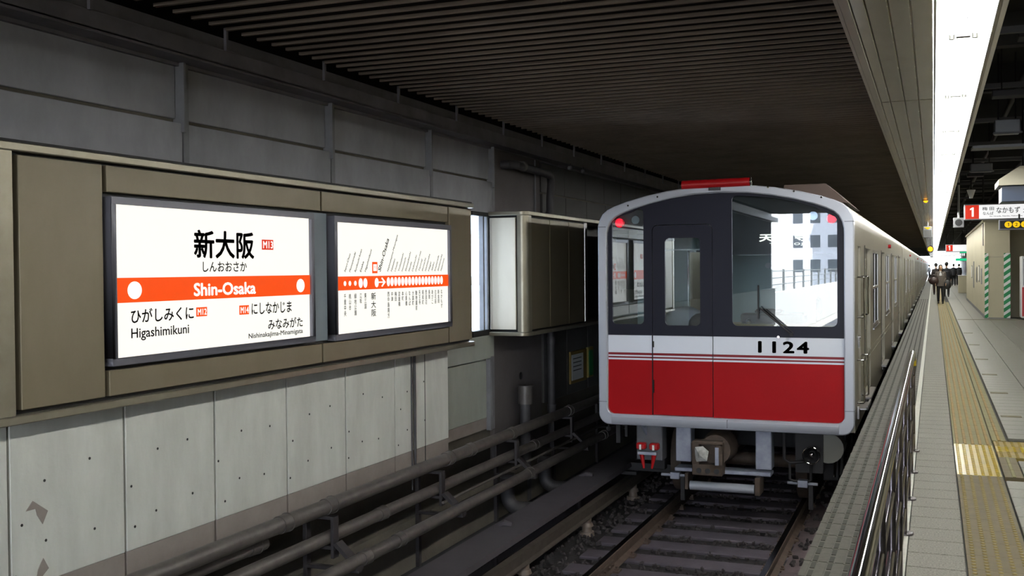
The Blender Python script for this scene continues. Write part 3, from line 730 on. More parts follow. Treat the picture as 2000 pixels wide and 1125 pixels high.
# void over the platform to the right
vd = struct(MB().box(.35, 4.8, YB, YE, 4.3, 4.4).box(.35, .37, YB, YE, 3.1, 4.4).build('ceiling_void', M_void))
for k in range(0, 22):
    yy = 6+3.2*k
    MB().box(.4, 4.6, yy, yy+.18, 3.95, 4.3).build('joist', mat('joist_grey', '3a3a3c', .7), vd)
    MB().box(.4, 4.6, yy+1.3, yy+1.36, 3.7, 3.76).build('cable_tray_bar', mat('tray_grey', '5a5a5e', .6), vd)
for xx in (1.0, 1.8, 2.6): MB().tube((xx, YB, 3.85), (xx, 120, 3.85), .035).build('ceiling_conduit', M_dark, vd)
wr = struct(MB().box(4.6, 4.9, YB, YE, -1.42, 4.4).build('wall_light_block', M_block))  # unseen wall added to keep light from coming in on the right

# ================================================================== RAILING
rl = thing('platform_railing', 'polished stainless steel railing along the near platform edge', 'railing', (-.165, 5, 0))
pts = [(-.165, yy, .86) for yy in (-2.0, 0, 2, 4, 6, 8, 9.45)]+[(-.165, 9.55, .853), (-.165, 9.61, .83), (-.165, 9.635, .78)]
MB().path(pts, .026, n=24).build('handrail', M_chrome, rl)
for k in range(-1, 11):
    yy = 9.64-1.0*k if k >= 0 else None
    if yy is None: continue
    MB().tube((-.165, yy, 0), (-.165, yy, .845), .019, n=16).build('post', M_post_rail, rl)
    MB().tube((-.165, yy, 0), (-.165, yy, .012), .055, n=16).build('base_flange', M_post_rail, rl)
for zz in (.15, .40, .65):
    for k in range(10):
        yy = 9.64-1.0*k
        MB().tube((-.165, yy-.988, zz), (-.165, yy-.012, zz), .016, n=14).build('cross_rail', M_post_rail, rl)
MB().tube((-.165, 9.635, .74), (-.165, 9.635, .80), .029).build('yellow_tape', M_tacnew, rl)

# ================================================================== TRAIN
XC = -2.232; HW = 1.44; YF = 11.84
def outer_prof(inset=0.0, zb=-.235, ztop=0, rb=.13):
    hw = HW-inset; p = []
    n = 6
    for k in range(n+1):
        a = PI+PI/2*k/n; p.append((XC-hw+rb+rb*math.cos(a), zb+rb+rb*math.sin(a)))
    for k in range(n+1):
        a = 1.5*PI+PI/2*k/n; p.append((XC+hw-rb+rb*math.cos(a), zb+rb+rb*math.sin(a)))
    top = [(1.0, 2.02), (.998, 2.10), (.985, 2.17), (.96, 2.235), (.92, 2.285), (.86, 2.325), (.76, 2.375), (.6, 2.435), (.42, 2.485), (.22, 2.52), (0, 2.53)]
    for sx_, z in top: p.append((XC+sx_*hw, z-ztop))
    for sx_, z in reversed(top[:-1]): p.append((XC-sx_*hw, z-ztop))
    return p
def inner_prof():
    p = outer_prof(.105, -.11, .085, .08); 
    return p
lead = thing('train_carriage', 'leading carriage with black, white and red front, numbered 1124', 'train carriage', (XC, 11.84, -1.2))
IN = inner_prof(); OUT = outer_prof()
fr = MB(); face_front(fr, OUT, [IN], YF, YF+.14); fr.build('front_frame', M_silver, lead, bevel=.012)
bmpr = MB(); bmpr.prism([(YF-.015, -.215), (YF-.03, -.19), (YF-.03, -.14), (YF-.012, -.12), (YF+.05, -.12), (YF+.05, -.215)], 'x', XC-HW+.16, XC+HW-.16); bmpr.build('front_sill', M_silver, lead)
sm = MB(); sm.box(XC-HW-.001, XC-HW+.1, YF-.002, YF+.141, 2.085, 2.090).box(XC+HW-.1, XC+HW+.001, YF-.002, YF+.141, 2.085, 2.090).box(XC-HW-.001, XC-HW+.1, YF-.002, YF+.141, 0.03, .034).box(XC+HW-.1, XC+HW+.001, YF-.002, YF+.141, .03, .034).box(-2.16, -2.156, YF-.032, YF, -.21, -.12)
sm.build('frame_seam', M_dark, lead)
rv = MB()
for xx, zz in ((-1.70, 2.485), (-1.42, 2.43), (-1.13, 2.355), (-2.95, 2.42), (-3.3, 2.33)): rv.sphere((xx, YF-.002, zz), .012, 8)
rv.build('rivet', M_chrome, lead)
DX0, DX1, DZT = -3.035, -2.33, 2.10
YP = YF+.06      # plane of the front face
lw_o = rrect(-3.515, -3.135, .945, 2.185, (.05, .05, .05, .05), zr=2.30)
rw_o = [( -2.06, .935), (-1.02, .935)]
def rwin(g=0):
    p = []
    x0, x1, z0 = -2.115+g, -.965-g, .935+g
    for (cx, cz, a0) in ((x0+.06, z0+.06, PI), (x1-.06, z0+.06, 1.5*PI)):
        for k in range(6): a = a0+.5*PI*k/5; p.append((cx+.06*math.cos(a), cz+.06*math.sin(a)))
    for k in range(6): a = .5*PI*k/5*.8; p.append((x1-.06+.06*math.cos(a), 2.10-g+.06*math.sin(a)))
    for xx, zz in ((-1.2, 2.26), (-1.4, 2.325), (-1.6, 2.37), (-1.8, 2.395), (-2.0, 2.41)): p.append((xx, zz-g))
    for k in range(6): a = .5*PI+.5*PI*k/5; p.append((x0+.05+.05*math.cos(a), 2.365-g+.05*math.sin(a)))
    return p
door_o = rrect(DX0, DX1, .825, DZT, (.002, .002, .07, .07))
mk = MB(); up = window_clip(IN, -9, 9, .817, 9)
face_front(mk, up, [lw_o, rwin(), door_o], YP, YP+.035); mk.build('black_mask', M_mask, lead, smooth=False)
def band(x0, x1, z0, z1, m, name, par=lead, y=YP, dd=.03):
    poly = window_clip(IN, x0, x1, z0, z1); b = MB(); face_front(b, poly, [], y, y+dd); return b.build(name, m, par, smooth=False)
for x0, x1 in ((-9, DX0-.004), (DX1+.004, 9)):
    band(x0, x1, .612, .815, M_white, 'white_band'); band(x0, x1, .585, .610, M_darkred, 'red_stripe'); band(x0, x1, .567, .584, M_white, 'white_stripe')
    band(x0, x1, .549, .566, M_darkred, 'red_stripe'); band(x0, x1, .528, .548, M_white, 'white_stripe'); band(x0, x1, -.2, .527, M_red, 'red_panel')
MB().box(DX0-.004, DX0, YP-.006, YP+.03, -.105, .815).box(DX1, DX1+.004, YP+.004, YP+.03, -.105, .815).build('door_gap', M_black, lead)
# gangway door
gd = MB(); dwin = rrect(-2.885, -2.475, .935, 1.945, .05)
face_front(gd, rrect(DX0+.006, DX1-.006, .818, DZT-.008, (.002, .002, .064, .064)), [dwin], YP+.006, YP+.04); gd = gd.build('gangway_door', M_mask, lead, smooth=False)
for z0, z1, m, nme in ((.612, .815, M_white, 'white_band'), (.585, .610, M_darkred, 'red_stripe'), (.567, .584, M_white, 'white_stripe'), (.549, .566, M_darkred, 'red_stripe'), (.528, .548, M_white, 'white_stripe'), (-.105, .527, M_red, 'red_panel')):
    MB().box(DX0+.006, DX1-.006, YP+.004, YP+.03, z0, z1).build(nme, m, gd, smooth=False)
g_ = MB(); face_front(g_, rrect(-2.89, -2.47, .93, 1.95, .05), [], YP+.022, YP+.026); g_.build('door_pane', M_glass_front, gd, smooth=False)
MB().box(-2.88, -2.48, YP+.03, YP+.05, 1.80, 1.815).build('window_bar', M_whitep, gd)
b = MB(); b.tube((-3.02, YP-.004, .15), (-3.02, YP-.004, .30), .008, n=8).tube((-3.02, YP-.004, .75), (-3.02, YP-.004, .68), .008, n=8).build('hinge', M_chrome, gd)
# glass of the two big windows
g_ = MB(); face_front(g_, lw_o, [], YP+.012, YP+.017); g_.build('side_front_pane', M_glass_front, lead, smooth=False)
g_ = MB(); face_front(g_, rwin(), [], YP+.012, YP+.017); wsp = g_.build('windscreen', M_glass_front, lead, smooth=False)
def ring(outer, inner, y0, y1, m, name): b = MB(); face_front(b, outer, [inner], y0, y1); return b.build(name, m, lead, smooth=False)
ring(rwin(-.012), rwin(.006), YP-.004, YP+.012, M_mask, 'windscreen_gasket')
# destination blind housing and lettering
b = MB(); face_front(b, window_clip(IN, -2.3, -.9, 1.745, 9), [], YP+.06, YP+.26); b.box(-2.115, -1.45, YP+.05, YP+.06, 1.742, 1.752).build('blind_housing', M_cabdark, lead, smooth=False)
MB().box(-2.05, -1.50, YP+.045, YP+.055, 1.735, 1.742).build('housing_trim', M_whitep, lead)
M_dest = emit('destination_lit', (250, 250, 235), 2.2)
b = MB(); text_fit(b, '天王寺', -1.815, -1.27, 1.885, 1.975, YP+.045, 'Y-', bold=.03, spacing=1.35); b.build('lettering', M_dest, lead, smooth=False)
b = MB(); text_fit(b, 'TENNOJI', -1.70, -1.31, 1.835, 1.868, YP+.045, 'Y-', bold=.01, spacing=1.2); b.build('lettering', M_dest, lead, smooth=False)
b = MB(); text_fit(b, '1124', -1.825, -1.27, .642, .775, YP-.002, 'Y-', bold=.035, spacing=1.25); b.build('number_lettering', M_ink, lead, smooth=False)
# lamps
def lamp(x, z, m, nm, r=.042):
    MB().tube((x, YP+.03, z), (x, YP+.12, z), r*1.25, r*.8, n=20, cap=False).build('lamp_housing', M_chrome if m is not M_redlit else M_redlit, lead)
    MB().tube((x, YP+.022, z), (x, YP+.03, z), r, r, n=20).build(nm, m, lead)
lamp(-3.43, 2.135, M_redlit, 'tail_lamp'); lamp(-1.03, 2.125, M_redlit, 'tail_lamp')
M_lens = mat('lamp_lens', 'c8ccd4', .08, .9)
lamp(-3.235, 2.165, M_lens, 'head_lamp', .048); lamp(-1.225, 2.16, M_lens, 'head_lamp', .048)
b = MB(); face_front(b, window_clip(IN, -3.56, -3.12, 2.055, 9), [], YP+.08, YP+.20); b.build('lamp_shelf', M_cabdark, lead, smooth=False)
# wiper
b = MB().tube((-1.455, YP-.03, .85), (-1.80, YP-.035, 1.15), .009).tube((-1.435, YP-.03, .87), (-1.78, YP-.035, 1.165), .005).tube((-1.455, YP+.01, .85), (-1.455, YP-.045, .85), .018); b.build('wiper_arm', M_under, lead)
MB().box(-1.823, -1.809, YP-.035, YP-.012, 1.02, 1.40).build('wiper_blade', M_black, lead)
MB().tube((-1.60, YP-.015, .822), (-1.60, YP+.01, .822), .016).build('washer_nozzle', M_chrome, lead)
# red tube on the roof front edge
b = MB().tube((-2.665, YF+.02, 2.545), (-1.895, YF+.02, 2.555), .052, n=20); b.build('red_roller', M_redtube, lead)
MB().tube((-1.895, YF+.02, 2.555), (-1.885, YF+.02, 2.555), .054, n=20).box(-2.36, -2.22, YF-.01, YF+.05, 2.47, 2.505).build('roller_end', M_chrome, lead)
# roof gear behind
b = MB(); b.prism([(-1.65, 2.42), (-1.62, 2.56), (-1.15, 2.56), (-.90, 2.33)], 'y', 12.6, 14.6); b.build('roof_unit', mat('roof_unit_brown', '5a4a44', .6), lead)

# body shells --------------------------------------------------------
DY = [1.95, 6.45, 10.95, 15.45]      # door starts along a carriage
WY = [(3.88, 5.55), (8.28, 9.90), (12.80, 14.40)]
CL = 18.7
def side_plate(x0, x1, holes, y0, y1, z0, z1):
    ys = sorted(set([y0, y1]+[h[0] for h in holes]+[h[1] for h in holes])); zs = sorted(set([z0, z1]+[h[2] for h in holes]+[h[3] for h in holes]))
    def solid(i, j):
        if i < 0 or j < 0 or i >= len(ys)-1 or j >= len(zs)-1: return False
        cy, cz = (ys[i]+ys[i+1])/2, (zs[j]+zs[j+1])/2
        return not any(h[0] < cy < h[1] and h[2] < cz < h[3] for h in holes)
    b = MB()
    for i in range(len(ys)-1):
        for j in range(len(zs)-1):
            if not solid(i, j): continue
            a, c, d, e = ys[i], ys[i+1], zs[j], zs[j+1]
            b.add([(x1, a, d), (x1, c, d), (x1, c, e), (x1, a, e)], [(0, 1, 2, 3)]); b.add([(x0, a, d), (x0, c, d), (x0, c, e), (x0, a, e)], [(3, 2, 1, 0)])
            if not solid(i-1, j): b.add([(x0, a, d), (x1, a, d), (x1, a, e), (x0, a, e)], [(0, 1, 2, 3)])
            if not solid(i+1, j): b.add([(x0, c, d), (x1, c, d), (x1, c, e), (x0, c, e)], [(3, 2, 1, 0)])
            if not solid(i, j-1): b.add([(x0, a, d), (x1, a, d), (x1, c, d), (x0, c, d)], [(3, 2, 1, 0)])
            if not solid(i, j+1): b.add([(x0, a, e), (x1, a, e), (x1, c, e), (x0, c, e)], [(0, 1, 2, 3)])
    return b
XRt = XC+HW; XLt = XC-HW
def body(root, Y0, lead_car):
    holes = [(Y0+d, Y0+d+1.25, -.02, 1.83) for d in DY]+[(Y0+a, Y0+b_, .72, 1.83) for a, b_ in WY]
    if lead_car: holes += [(Y0+.62, Y0+1.12, .02, 1.83)]
    ys0 = Y0+.14 if lead_car else Y0
    side_plate(XRt-.05, XRt-.003, holes, ys0, Y0+CL, -.22, 2.05).build('side_wall', M_steel, root, smooth=False)
    MB().box(XLt+.003, XLt+.05, ys0, Y0+CL, -.22, 2.05).build('side_wall', M_steel, root)
    top = [(1.0, 2.05), (.998, 2.10), (.985, 2.17), (.96, 2.235), (.92, 2.285), (.86, 2.325), (.76, 2.375), (.6, 2.435), (.42, 2.485), (.22, 2.52), (0, 2.53)]
    hw = HW-.003; o_ = [(XC+s*hw, z) for s, z in top]+[(XC-s*hw, z) for s, z in reversed(top[:-1])]
    i_ = [(XC+(x-XC)*.965, z-.05) for x, z in reversed(o_)]
    b = MB(); b.prism(o_+i_, 'y', ys0, Y0+CL); b.build('roof', M_steel, root)
    MB().box(XLt+.02, XRt-.06, ys0, Y0+CL, -.22, -.06).build('underfloor', M_dark, root)
    MB().box(XLt+.05, XRt-.05, Y0+CL-.05, Y0+CL, -.1, 2.12).build('end_wall', M_dark, root)
    sf = MB()
    for zz in (.40, .47): sf.box(XRt-.004, XRt+.001, ys0+1.2, Y0+CL, zz, zz+.012)
    sf.build('side_bead', M_steeldoor, root)
    for d in DY:
        dr = MB(); y0 = Y0+d
        side_plate(XRt-.085, XRt-.055, [(y0+.12, y0+.52, .75, 1.62), (y0+.73, y0+1.13, .75, 1.62)], y0-.02, y0+1.27, -.05, 1.85).build('passenger_door', M_steeldoor, root, smooth=False)
        dpar = root.children[-1] if False else bpy.data.objects[[n_ for n_ in [c.name for c in root.children] if n_.startswith('passenger_door')][-1]]
        MB().box(XRt-.072, XRt-.068, y0+.11, y0+1.14, .74, 1.63).build('door_pane', M_glass_side, dpar)
        MB().box(XRt-.056, XRt-.05, y0+.618, y0+.632, -.04, 1.83).build('door_seal', M_black, dpar)
        MB().box(XRt-.05, XRt+.075, y0-.02, y0+1.2, -.065, -.035).box(XRt-.0, XRt+.02, y0+.1, y0+.13, -.12, -.04).build('door_sill', M_stainless, root, bevel=.006)
        MB().box(XRt-.003, XRt+.003, y0-.075, y0-.02, -.02, 1.86).build('door_recess_shadow', M_black, root)  # black strip stands in for the deep shadow of the door recess
    for a, b_ in WY:
        y0, y1 = Y0+a, Y0+b_
        f = MB(); 
        for q0, q1, r0, r1 in ((y0, y1, .72, .76), (y0, y1, 1.79, 1.83), (y0, y0+.03, .72, 1.83), (y1-.03, y1, .72, 1.83), ((y0+y1)/2-.02, (y0+y1)/2+.02, .72, 1.83), (y0, y1, 1.27, 1.31)): f.box(XRt-.045, XRt-.012, q0, q1, r0, r1)
        f = f.build('window_frame', M_stainless, root, bevel=.003); MB().box(XRt-.034, XRt-.030, y0+.01, y1-.01, .73, 1.82).build('window_pane', M_glass_side, f)
        MB().box(XRt-.05, XRt+.015, y0-.03, y1+.03, .70, .72).build('window_sill', M_stainless, root)
    MB().tube((XRt, Y0+9.2, 1.97), (XRt+.05, Y0+9.2, 1.97), .035, n=12).build('indicator_lamp', mat('indicator_red', 'a01018', .3), root)
    # interior: floor, ceiling lamps, partition
    MB().box(XLt+.05, XRt-.09, ys0, Y0+CL-.05, -.06, -.02).build('saloon_floor', mat('saloon_floor_grey', '77726a', .6), root)
    # running gear
    for yb in (2.3, 15.6):
        bg_ = MB()
        for wy in (-1.05, 1.05):
            for xx in (XL, XR): bg_.tube((xx-.065, Y0+yb+wy, ZR+.43), (xx+.065, Y0+yb+wy, ZR+.43), .43, n=24)
            bg_.tube((XL, Y0+yb+wy, ZR+.43), (XR, Y0+yb+wy, ZR+.43), .08)
        bg_.build('wheelset', M_rust, root)
        b = MB()
        for xx in (XL-.35, XR+.25): b.box(xx, xx+.12, Y0+yb-1.4, Y0+yb+1.4, -.72, -.5).box(xx-.03, xx+.15, Y0+yb-1.2, Y0+yb-.85, -.95, -.55).box(xx-.03, xx+.15, Y0+yb+.85, Y0+yb+1.2, -.95, -.55)
        b.box(XL-.3, XR+.3, Y0+yb-.2, Y0+yb+.2, -.75, -.3).build('bogie_frame', M_under, root, bevel=.01)
    b = MB(); b.box(XLt+.25, XRt-.3, Y0+4.6, Y0+7.2, -.85, -.22).box(XLt+.3, XRt-.35, Y0+7.5, Y0+9.4, -.75, -.22).box(XLt+.25, XRt-.3, Y0+9.8, Y0+13.0, -.8, -.22); b.build('equipment_box', M_under, root, bevel=.02)
body(lead, YF, True)
# second and following carriages
names = ['second carriage of the train, coupled behind the red-fronted one', 'third silver carriage back from the red front', 'fourth silver carriage back from the red front', 'fifth silver carriage back from the red front', 'sixth silver carriage back from the red front', 'seventh silver carriage back from the red front', 'eighth silver carriage back from the red front', 'ninth silver carriage back from the red front', 'tenth and last silver carriage, at the far end']
prev = None
car2 = thing('train_carriage', names[0], 'train carriage', (XC, YF+19.1, -1.2), 'silver carriages behind the leading one')
body(car2, YF+19.1, False)
for k in range(1, 9):
    c = copy_tree(car2); c.location = (XC, YF+19.1*(k+1), -1.2); c['label'] = names[k]
# gap bellows between cars
# crew door on lead car
cd = MB(); side_plate(XRt-.06, XRt-.03, [(YF+.70, YF+1.04, 1.0, 1.70)], YF+.61, YF+1.13, .01, 1.84).build('crew_door', M_steeldoor, lead, smooth=False)
MB().box(XRt-.048, XRt-.044, YF+.69, YF+1.05, .99, 1.71).build('crew_door_pane', M_glass_side, lead)
for yy in (YF+.48, YF+1.26):
    for z0, z1 in ((1.03, 1.48), (.07, .55)):
        MB().path([(XRt-.01, yy, z1), (XRt+.065, yy, z1), (XRt+.075, yy, z1-.01), (XRt+.075, yy, z0+.01), (XRt+.065, yy, z0), (XRt-.01, yy, z0)], .011, n=10).build('grab_rail', M_chrome, lead)
MB().box(XRt, XRt+.11, YF+.55, YF+1.18, -.02, .0).box(XRt+.09, XRt+.11, YF+.55, YF+1.18, -.02, .03).build('crew_step', M_stainless, lead, bevel=.003)
MB().tube((XRt, YF+.6, .80), (XRt+.03, YF+.6, .80), .02).box(XRt, XRt+.02, YF+.56, YF+.62, .68, .8).build('door_handle', M_chrome, lead)
MB().box(XRt, XRt+.03, YF+.35, YF+.42, -.1, .04).build('jacking_plate', M_stainless, lead, bevel=.005)
# cab interior
cb = MB(); side_plate(0, .04, [(-2.92, -2.44, .55, 1.78), (-3.5, -3.2, 1.0, 1.95)], XLt+.06, XRt-.06, -.05, 2.40)
pt_ = side_plate(0, .04, [(-2.92, -2.40, .9, 1.80), (-3.50, -3.12, .95, 1.95)], XLt+.06, XRt-.06, -.02, 2.22)
b = MB(); b.v = [(v[1], YF+1.55+v[0], v[2]) for v in pt_.v]; b.f = pt_.f; b.m = pt_.m; b.build('cab_partition', M_cab, lead, smooth=False)
MB().box(-2.94, -2.92, YF+1.52, YF+1.56, .88, 1.82).box(-2.40, -2.38, YF+1.52, YF+1.56, .88, 1.82).box(-2.94, -2.38, YF+1.52, YF+1.56, 1.80, 1.83).box(-2.94, -2.38, YF+1.52, YF+1.56, .86, .9).box(-3.53, -3.1, YF+1.52, YF+1.56, 1.95, 1.98).box(-3.33, -3.29, YF+1.52, YF+1.56, .95, 1.95).build('partition_frame', M_chrome, lead)
b = MB(); b.box(-2.20, -.90, YF+.14, YF+.60, .0, .955).build('driver_desk', M_cabyel, lead, bevel=.01)
b = MB(); b.box(-2.06, -1.35, YF+.30, YF+.56, .955, 1.07).box(-1.9, -1.6, YF+.32, YF+.5, 1.07, 1.12).tube((-1.2, YF+.4, .95), (-1.2, YF+.4, 1.25), .03).build('desk_instrument', M_cabdark, lead, bevel=.02)
b = MB().sphere((-1.95, YF+.2, .99), .03, 10); b.build('desk_knob', M_chrome, lead)
b = MB(); b.sphere((-2.80, YF+.75, .88), .30, 20, sc=(1.0, .5, .85)); b.build('seat_back', M_seat, lead)
MB().sphere((-2.58, YF+.62, .90), .16, 16, sc=(1, .5, 1)).build('seat_headrest', M_cabdark, lead)
MB().box(-3.5, -2.30, YF+.20, YF+.26, -.02, .90).build('front_inner_panel', M_cab, lead)
MB().box(-3.5, -3.14, YF+.19, YF+.20, 1.35, 2.0).build('sun_blind', glass('blind_film', (.62, .62, .62, 1), .0, .5), lead)
b = MB(); b.tube((-1.92, YF+1.50, 1.62), (-1.92, YF+1.55, 1.62), .035, n=16).tube((-1.92, YF+1.48, 1.62), (-1.92, YF+1.5, 1.62), .012).build('cab_fan_switch', M_whitep, lead)
# saloon: lamps, seats
for xx in (-2.75, -1.72):
    MB().box(xx-.07, xx+.07, YF+2, YF+18, 2.22, 2.25).build('saloon_lamp', emit('saloon_tube', (250, 250, 240), 9.0), lead)
MB().box(XLt+.06, XLt+.5, YF+3.4, YF+18, -.02, .42).box(XLt+.06, XLt+.14, YF+3.4, YF+18, .42, .85).box(XRt-.5, XRt-.1, YF+3.4, YF+5.8, -.02, .42).build('bench_seat', mat('bench_green', '4d5a48', .8), lead, bevel=.02)
# underside kit on the front
b = MB(); b.box(-2.80, -2.62, YF+.20, YF+.42, -.66, -.22).box(-2.83, -2.59, YF+.18, YF+.44, -.25, -.22); b.build('buffer_post', M_undergrey, lead, bevel=.01)
b = MB(); b.box(-1.88, -1.70, YF+.20, YF+.42, -.70, -.22).box(-1.91, -1.67, YF+.18, YF+.44, -.25, -.22); b.build('buffer_post', M_undergrey, lead, bevel=.01)
b = MB(); b.box(-2.80, -1.70, YF+.14, YF+.36, -.765, -.72).build('cross_beam', M_undergrey, lead, bevel=.008)
MB().tube((-2.60, YF+.06, -.90), (-1.87, YF+.06, -.90), .052, n=20).build('guard_tube', mat('guard_tube_paint', 'a3a7b0', .4, .1), lead)
MB().box(-2.66, -2.62, YF+.04, YF+.3, -.95, -.76).box(-1.86, -1.80, YF+.0, YF+.3, -.96, -.76).build('guard_bracket', M_rust, lead, bevel=.006)
# coupler
b = MB(); b.tube((-2.36, YF+.1, -.47), (-2.36, YF+1.0, -.47), .14, n=20).tube((-2.30, YF+.02, -.47), (-2.30, YF+.35, -.47), .17, .2, n=20); b.build('coupler_shank', M_rust, lead)
b = MB(); b.box(-2.54, -2.20, YF-.12, YF+.06, -.39, -.36).box(-2.54, -2.46, YF-.12, YF+.06, -.62, -.39).box(-2.27, -2.20, YF-.12, YF+.06, -.62, -.39).box(-2.54, -2.20, YF-.12, YF+.06, -.745, -.62); b.build('coupler_head', M_rust, lead, bevel=.008)
b = MB(); b.add([(-2.52, YF-.16, -.40), (-2.40, YF-.17, -.38), (-2.32, YF-.14, -.46), (-2.34, YF-.17, -.60), (-2.50, YF-.16, -.62), (-2.55, YF-.13, -.50), (-2.44, YF-.22, -.50)], [(0, 1, 6), (1, 2, 6), (2, 3, 6), (3, 4, 6), (4, 5, 6), (5, 0, 6)]); b.v = [(-2.44+(p[0]+2.44)*.75, p[1]+.03, -.5+(p[2]+.5)*.75) for p in b.v]; b.build('coupler_wrap', mat('wrap_grey', 'cfcfcb', .4, c2='77756f', nscale=14), lead, smooth=False)
MB().box(-2.275, -2.235, YF-.135, YF-.12, -.62, -.42).build('coupler_plate', M_undergrey, lead)
b = MB()
for xx in (-2.46, -2.36, -2.26): b.tube((xx, YF-.13, -.69), (xx, YF-.12, -.69), .03, n=14)
b.build('coupler_bolt', M_dark, lead)
# left electrical box with red plugs
MB().box(-3.25, -2.94, YF+.12, YF+.35, -.655, -.22).build('jumper_box', mat('jumper_box_paint', '5b5c62', .6, c2='4a4b50', nscale=8), lead, bevel=.01)
MB().add([(-3.20, YF+.10, -.24), (-3.11, YF+.10, -.24), (-3.12, YF+.10, -.37), (-3.13, YF+.04, -.26)], [(0, 1, 3), (1, 2, 3), (2, 0, 3), (0, 1, 2)]).build('gusset', M_undergrey, lead, smooth=False)
for xx in (-3.175, -3.02):
    b = MB(); b.box(xx-.055, xx+.055, YF+.02, YF+.12, -.52, -.44).build('jumper_plug', M_redtube, lead, bevel=.015)
    MB().box(xx-.012, xx+.012, YF+.005, YF+.02, -.515, -.455).build('plug_mark', M_whitep, lead)
    sgn = 1 if xx < -3.1 else -1
    MB().tube((xx, YF+.06, -.55), (xx+.03*sgn, YF+.06, -.74), .032, .012, n=10).build('plug_tail', M_redtube, lead)
MB().box(-3.21, -2.99, YF+.01, YF+.06, -.575, -.54).build('plug_strap', M_undergrey, lead, bevel=.004)
# horn and right-hand kit
b = MB(); b.tube((-1.25, YF+.05, -.48), (-1.25, YF+.16, -.48), .092, .035, n=24, cap=False).tube((-1.25, YF+.16, -.48), (-1.25, YF+.5, -.48), .04, n=16); b.build('horn', M_dark, lead)
b = MB()
for k in range(24):
    a, c = 2*PI*k/24, 2*PI*(k+1)/24; b.tube((-1.25+.092*math.cos(a), YF+.05, -.48+.092*math.sin(a)), (-1.25+.092*math.cos(c), YF+.05, -.48+.092*math.sin(c)), .007, n=6)
b.build('horn_rim', M_chrome, lead)
MB().sphere((-1.25, YF+.10, -.48), .032, 12).build('horn_boss', M_chrome, lead)
MB().tube((-1.10, YF+.35, -.44), (-1.10, YF+.8, -.44), .17, n=20).build('air_tank', mat('tank_grey', '7d7c74', .5), lead)
b = MB(); b.path([(-1.56, YF+.2, -.25), (-1.56, YF+.2, -.56), (-1.50, YF+.2, -.60), (-1.34, YF+.2, -.58)], .018, n=8).path([(-1.50, YF+.2, -.60), (-1.50, YF+.2, -.78), (-1.46, YF+.2, -.80), (-1.30, YF+.2, -.80), (-1.27, YF+.2, -.78), (-1.27, YF+.2, -.60)], .015, n=8).box(-1.45, -1.15, YF+.3, YF+.5, -.72, -.25); b.build('pipe_frame', M_under, lead)
for xs in (-2.81, -1.36):
    b = MB(); b.box(xs-.055, xs+.055, YF+.18, YF+.28, -.87, -.79).build('sensor_block', M_undergrey, lead, bevel=.006)
    MB().tube((xs-.17, YF+.23, -.83), (xs+.16, YF+.23, -.83), .018, n=10).build('sensor_rod', M_undergrey, lead)
    MB().box(xs+.06, xs+.11, YF+.22, YF+.27, -1.12, -.84).build('rail_guard', M_under, lead, bevel=.005)
for i, xx in enumerate((-1.02, -.96, -.90)):
    b = MB(); b.path([(xx, YF+.5+.15*i, -.24), (xx+.02, YF+.5+.15*i, -.4), (xx-.01, YF+.5+.15*i, -.55), (xx-.02, YF+.45+.15*i, -.78)], .016, n=8); b.build('air_hose', M_chrome if i != 1 else M_black, lead)
    MB().tube((xx, YF+.5+.15*i, -.30), (xx, YF+.5+.15*i, -.25), .035, n=10).build('hose_cock', M_chrome, lead)
b = MB(); b.box(-3.55, -3.50, YF+.3, YF+.4, -.5, -.22).box(-3.44, -3.41, YF+.3, YF+.4, -.42, -.22).sphere((-3.60, YF+.15, -.31), .03, 8).tube((-3.60, YF+.2, -.22), (-3.6, YF+.15, -.31), .012); b.build('side_hanger', M_under, lead)
b = MB(); b.box(-3.70, -3.05, YF+1.2, YF+1.4, -1.0, -.9).box(-3.72, -3.52, YF+1.1, YF+1.5, -1.04, -1.0); b.build('collector_shoe', M_under, lead)

# ================================================================== BUILDINGS ON PLATFORM
blk = struct(MB().box(1.43, 2.12, 34.5, 53, 0, 2.92).box(2.12, 4.6, 35.5, 53, 0, 3.6).box(1.38, 2.2, 34.45, 53, 2.90, 2.98).build('partition', M_block, bevel=.006))
MB().box(1.425, 1.43, 34.5, 53, 0, .10).box(1.43, 2.12, 34.49, 34.5, 0, .03).build('skirting', M_post, blk)
MB().box(1.44, 2.11, 34.492, 34.5, 1.845, 1.852).build('panel_joint', M_post, blk)
MB().tube((1.415, 35.2, 2.2), (1.415, 35.2, 2.9), .015).build('conduit', M_post, blk)
def hazard(x0, x1, y, label):
    t = thing('hazard_strip', label, 'hazard strip', ((x0+x1)/2, y, 0), 'green and white hazard strips on the platform wall')
    MB().box(x0, x1, y-.01, y, .02, 1.96).build('backing', M_whitep, t)
    b = MB(); wd = x1-x0; n = 9; ph_ = 1.94/n
    for k in range(n+1):
        z0 = .02+k*ph_-.05; pts = [(x0, z0), (x1, z0+wd*.75), (x1, z0+wd*.75+ph_*.55), (x0, z0+ph_*.55)]
        pts = clip(clip(pts, 1, .02, False), 1, 1.96, True)
        if len(pts) > 2: b.prism(pts, 'y', y-.014, y-.01)
    b.build('green_stripe', M_green, t, smooth=False)
hazard(1.43, 1.53, 34.49, 'narrow green and white striped strip on the wall corner beside the track walkway')
hazard(1.95, 2.13, 34.49, 'wider green and white striped strip near the vending machine')
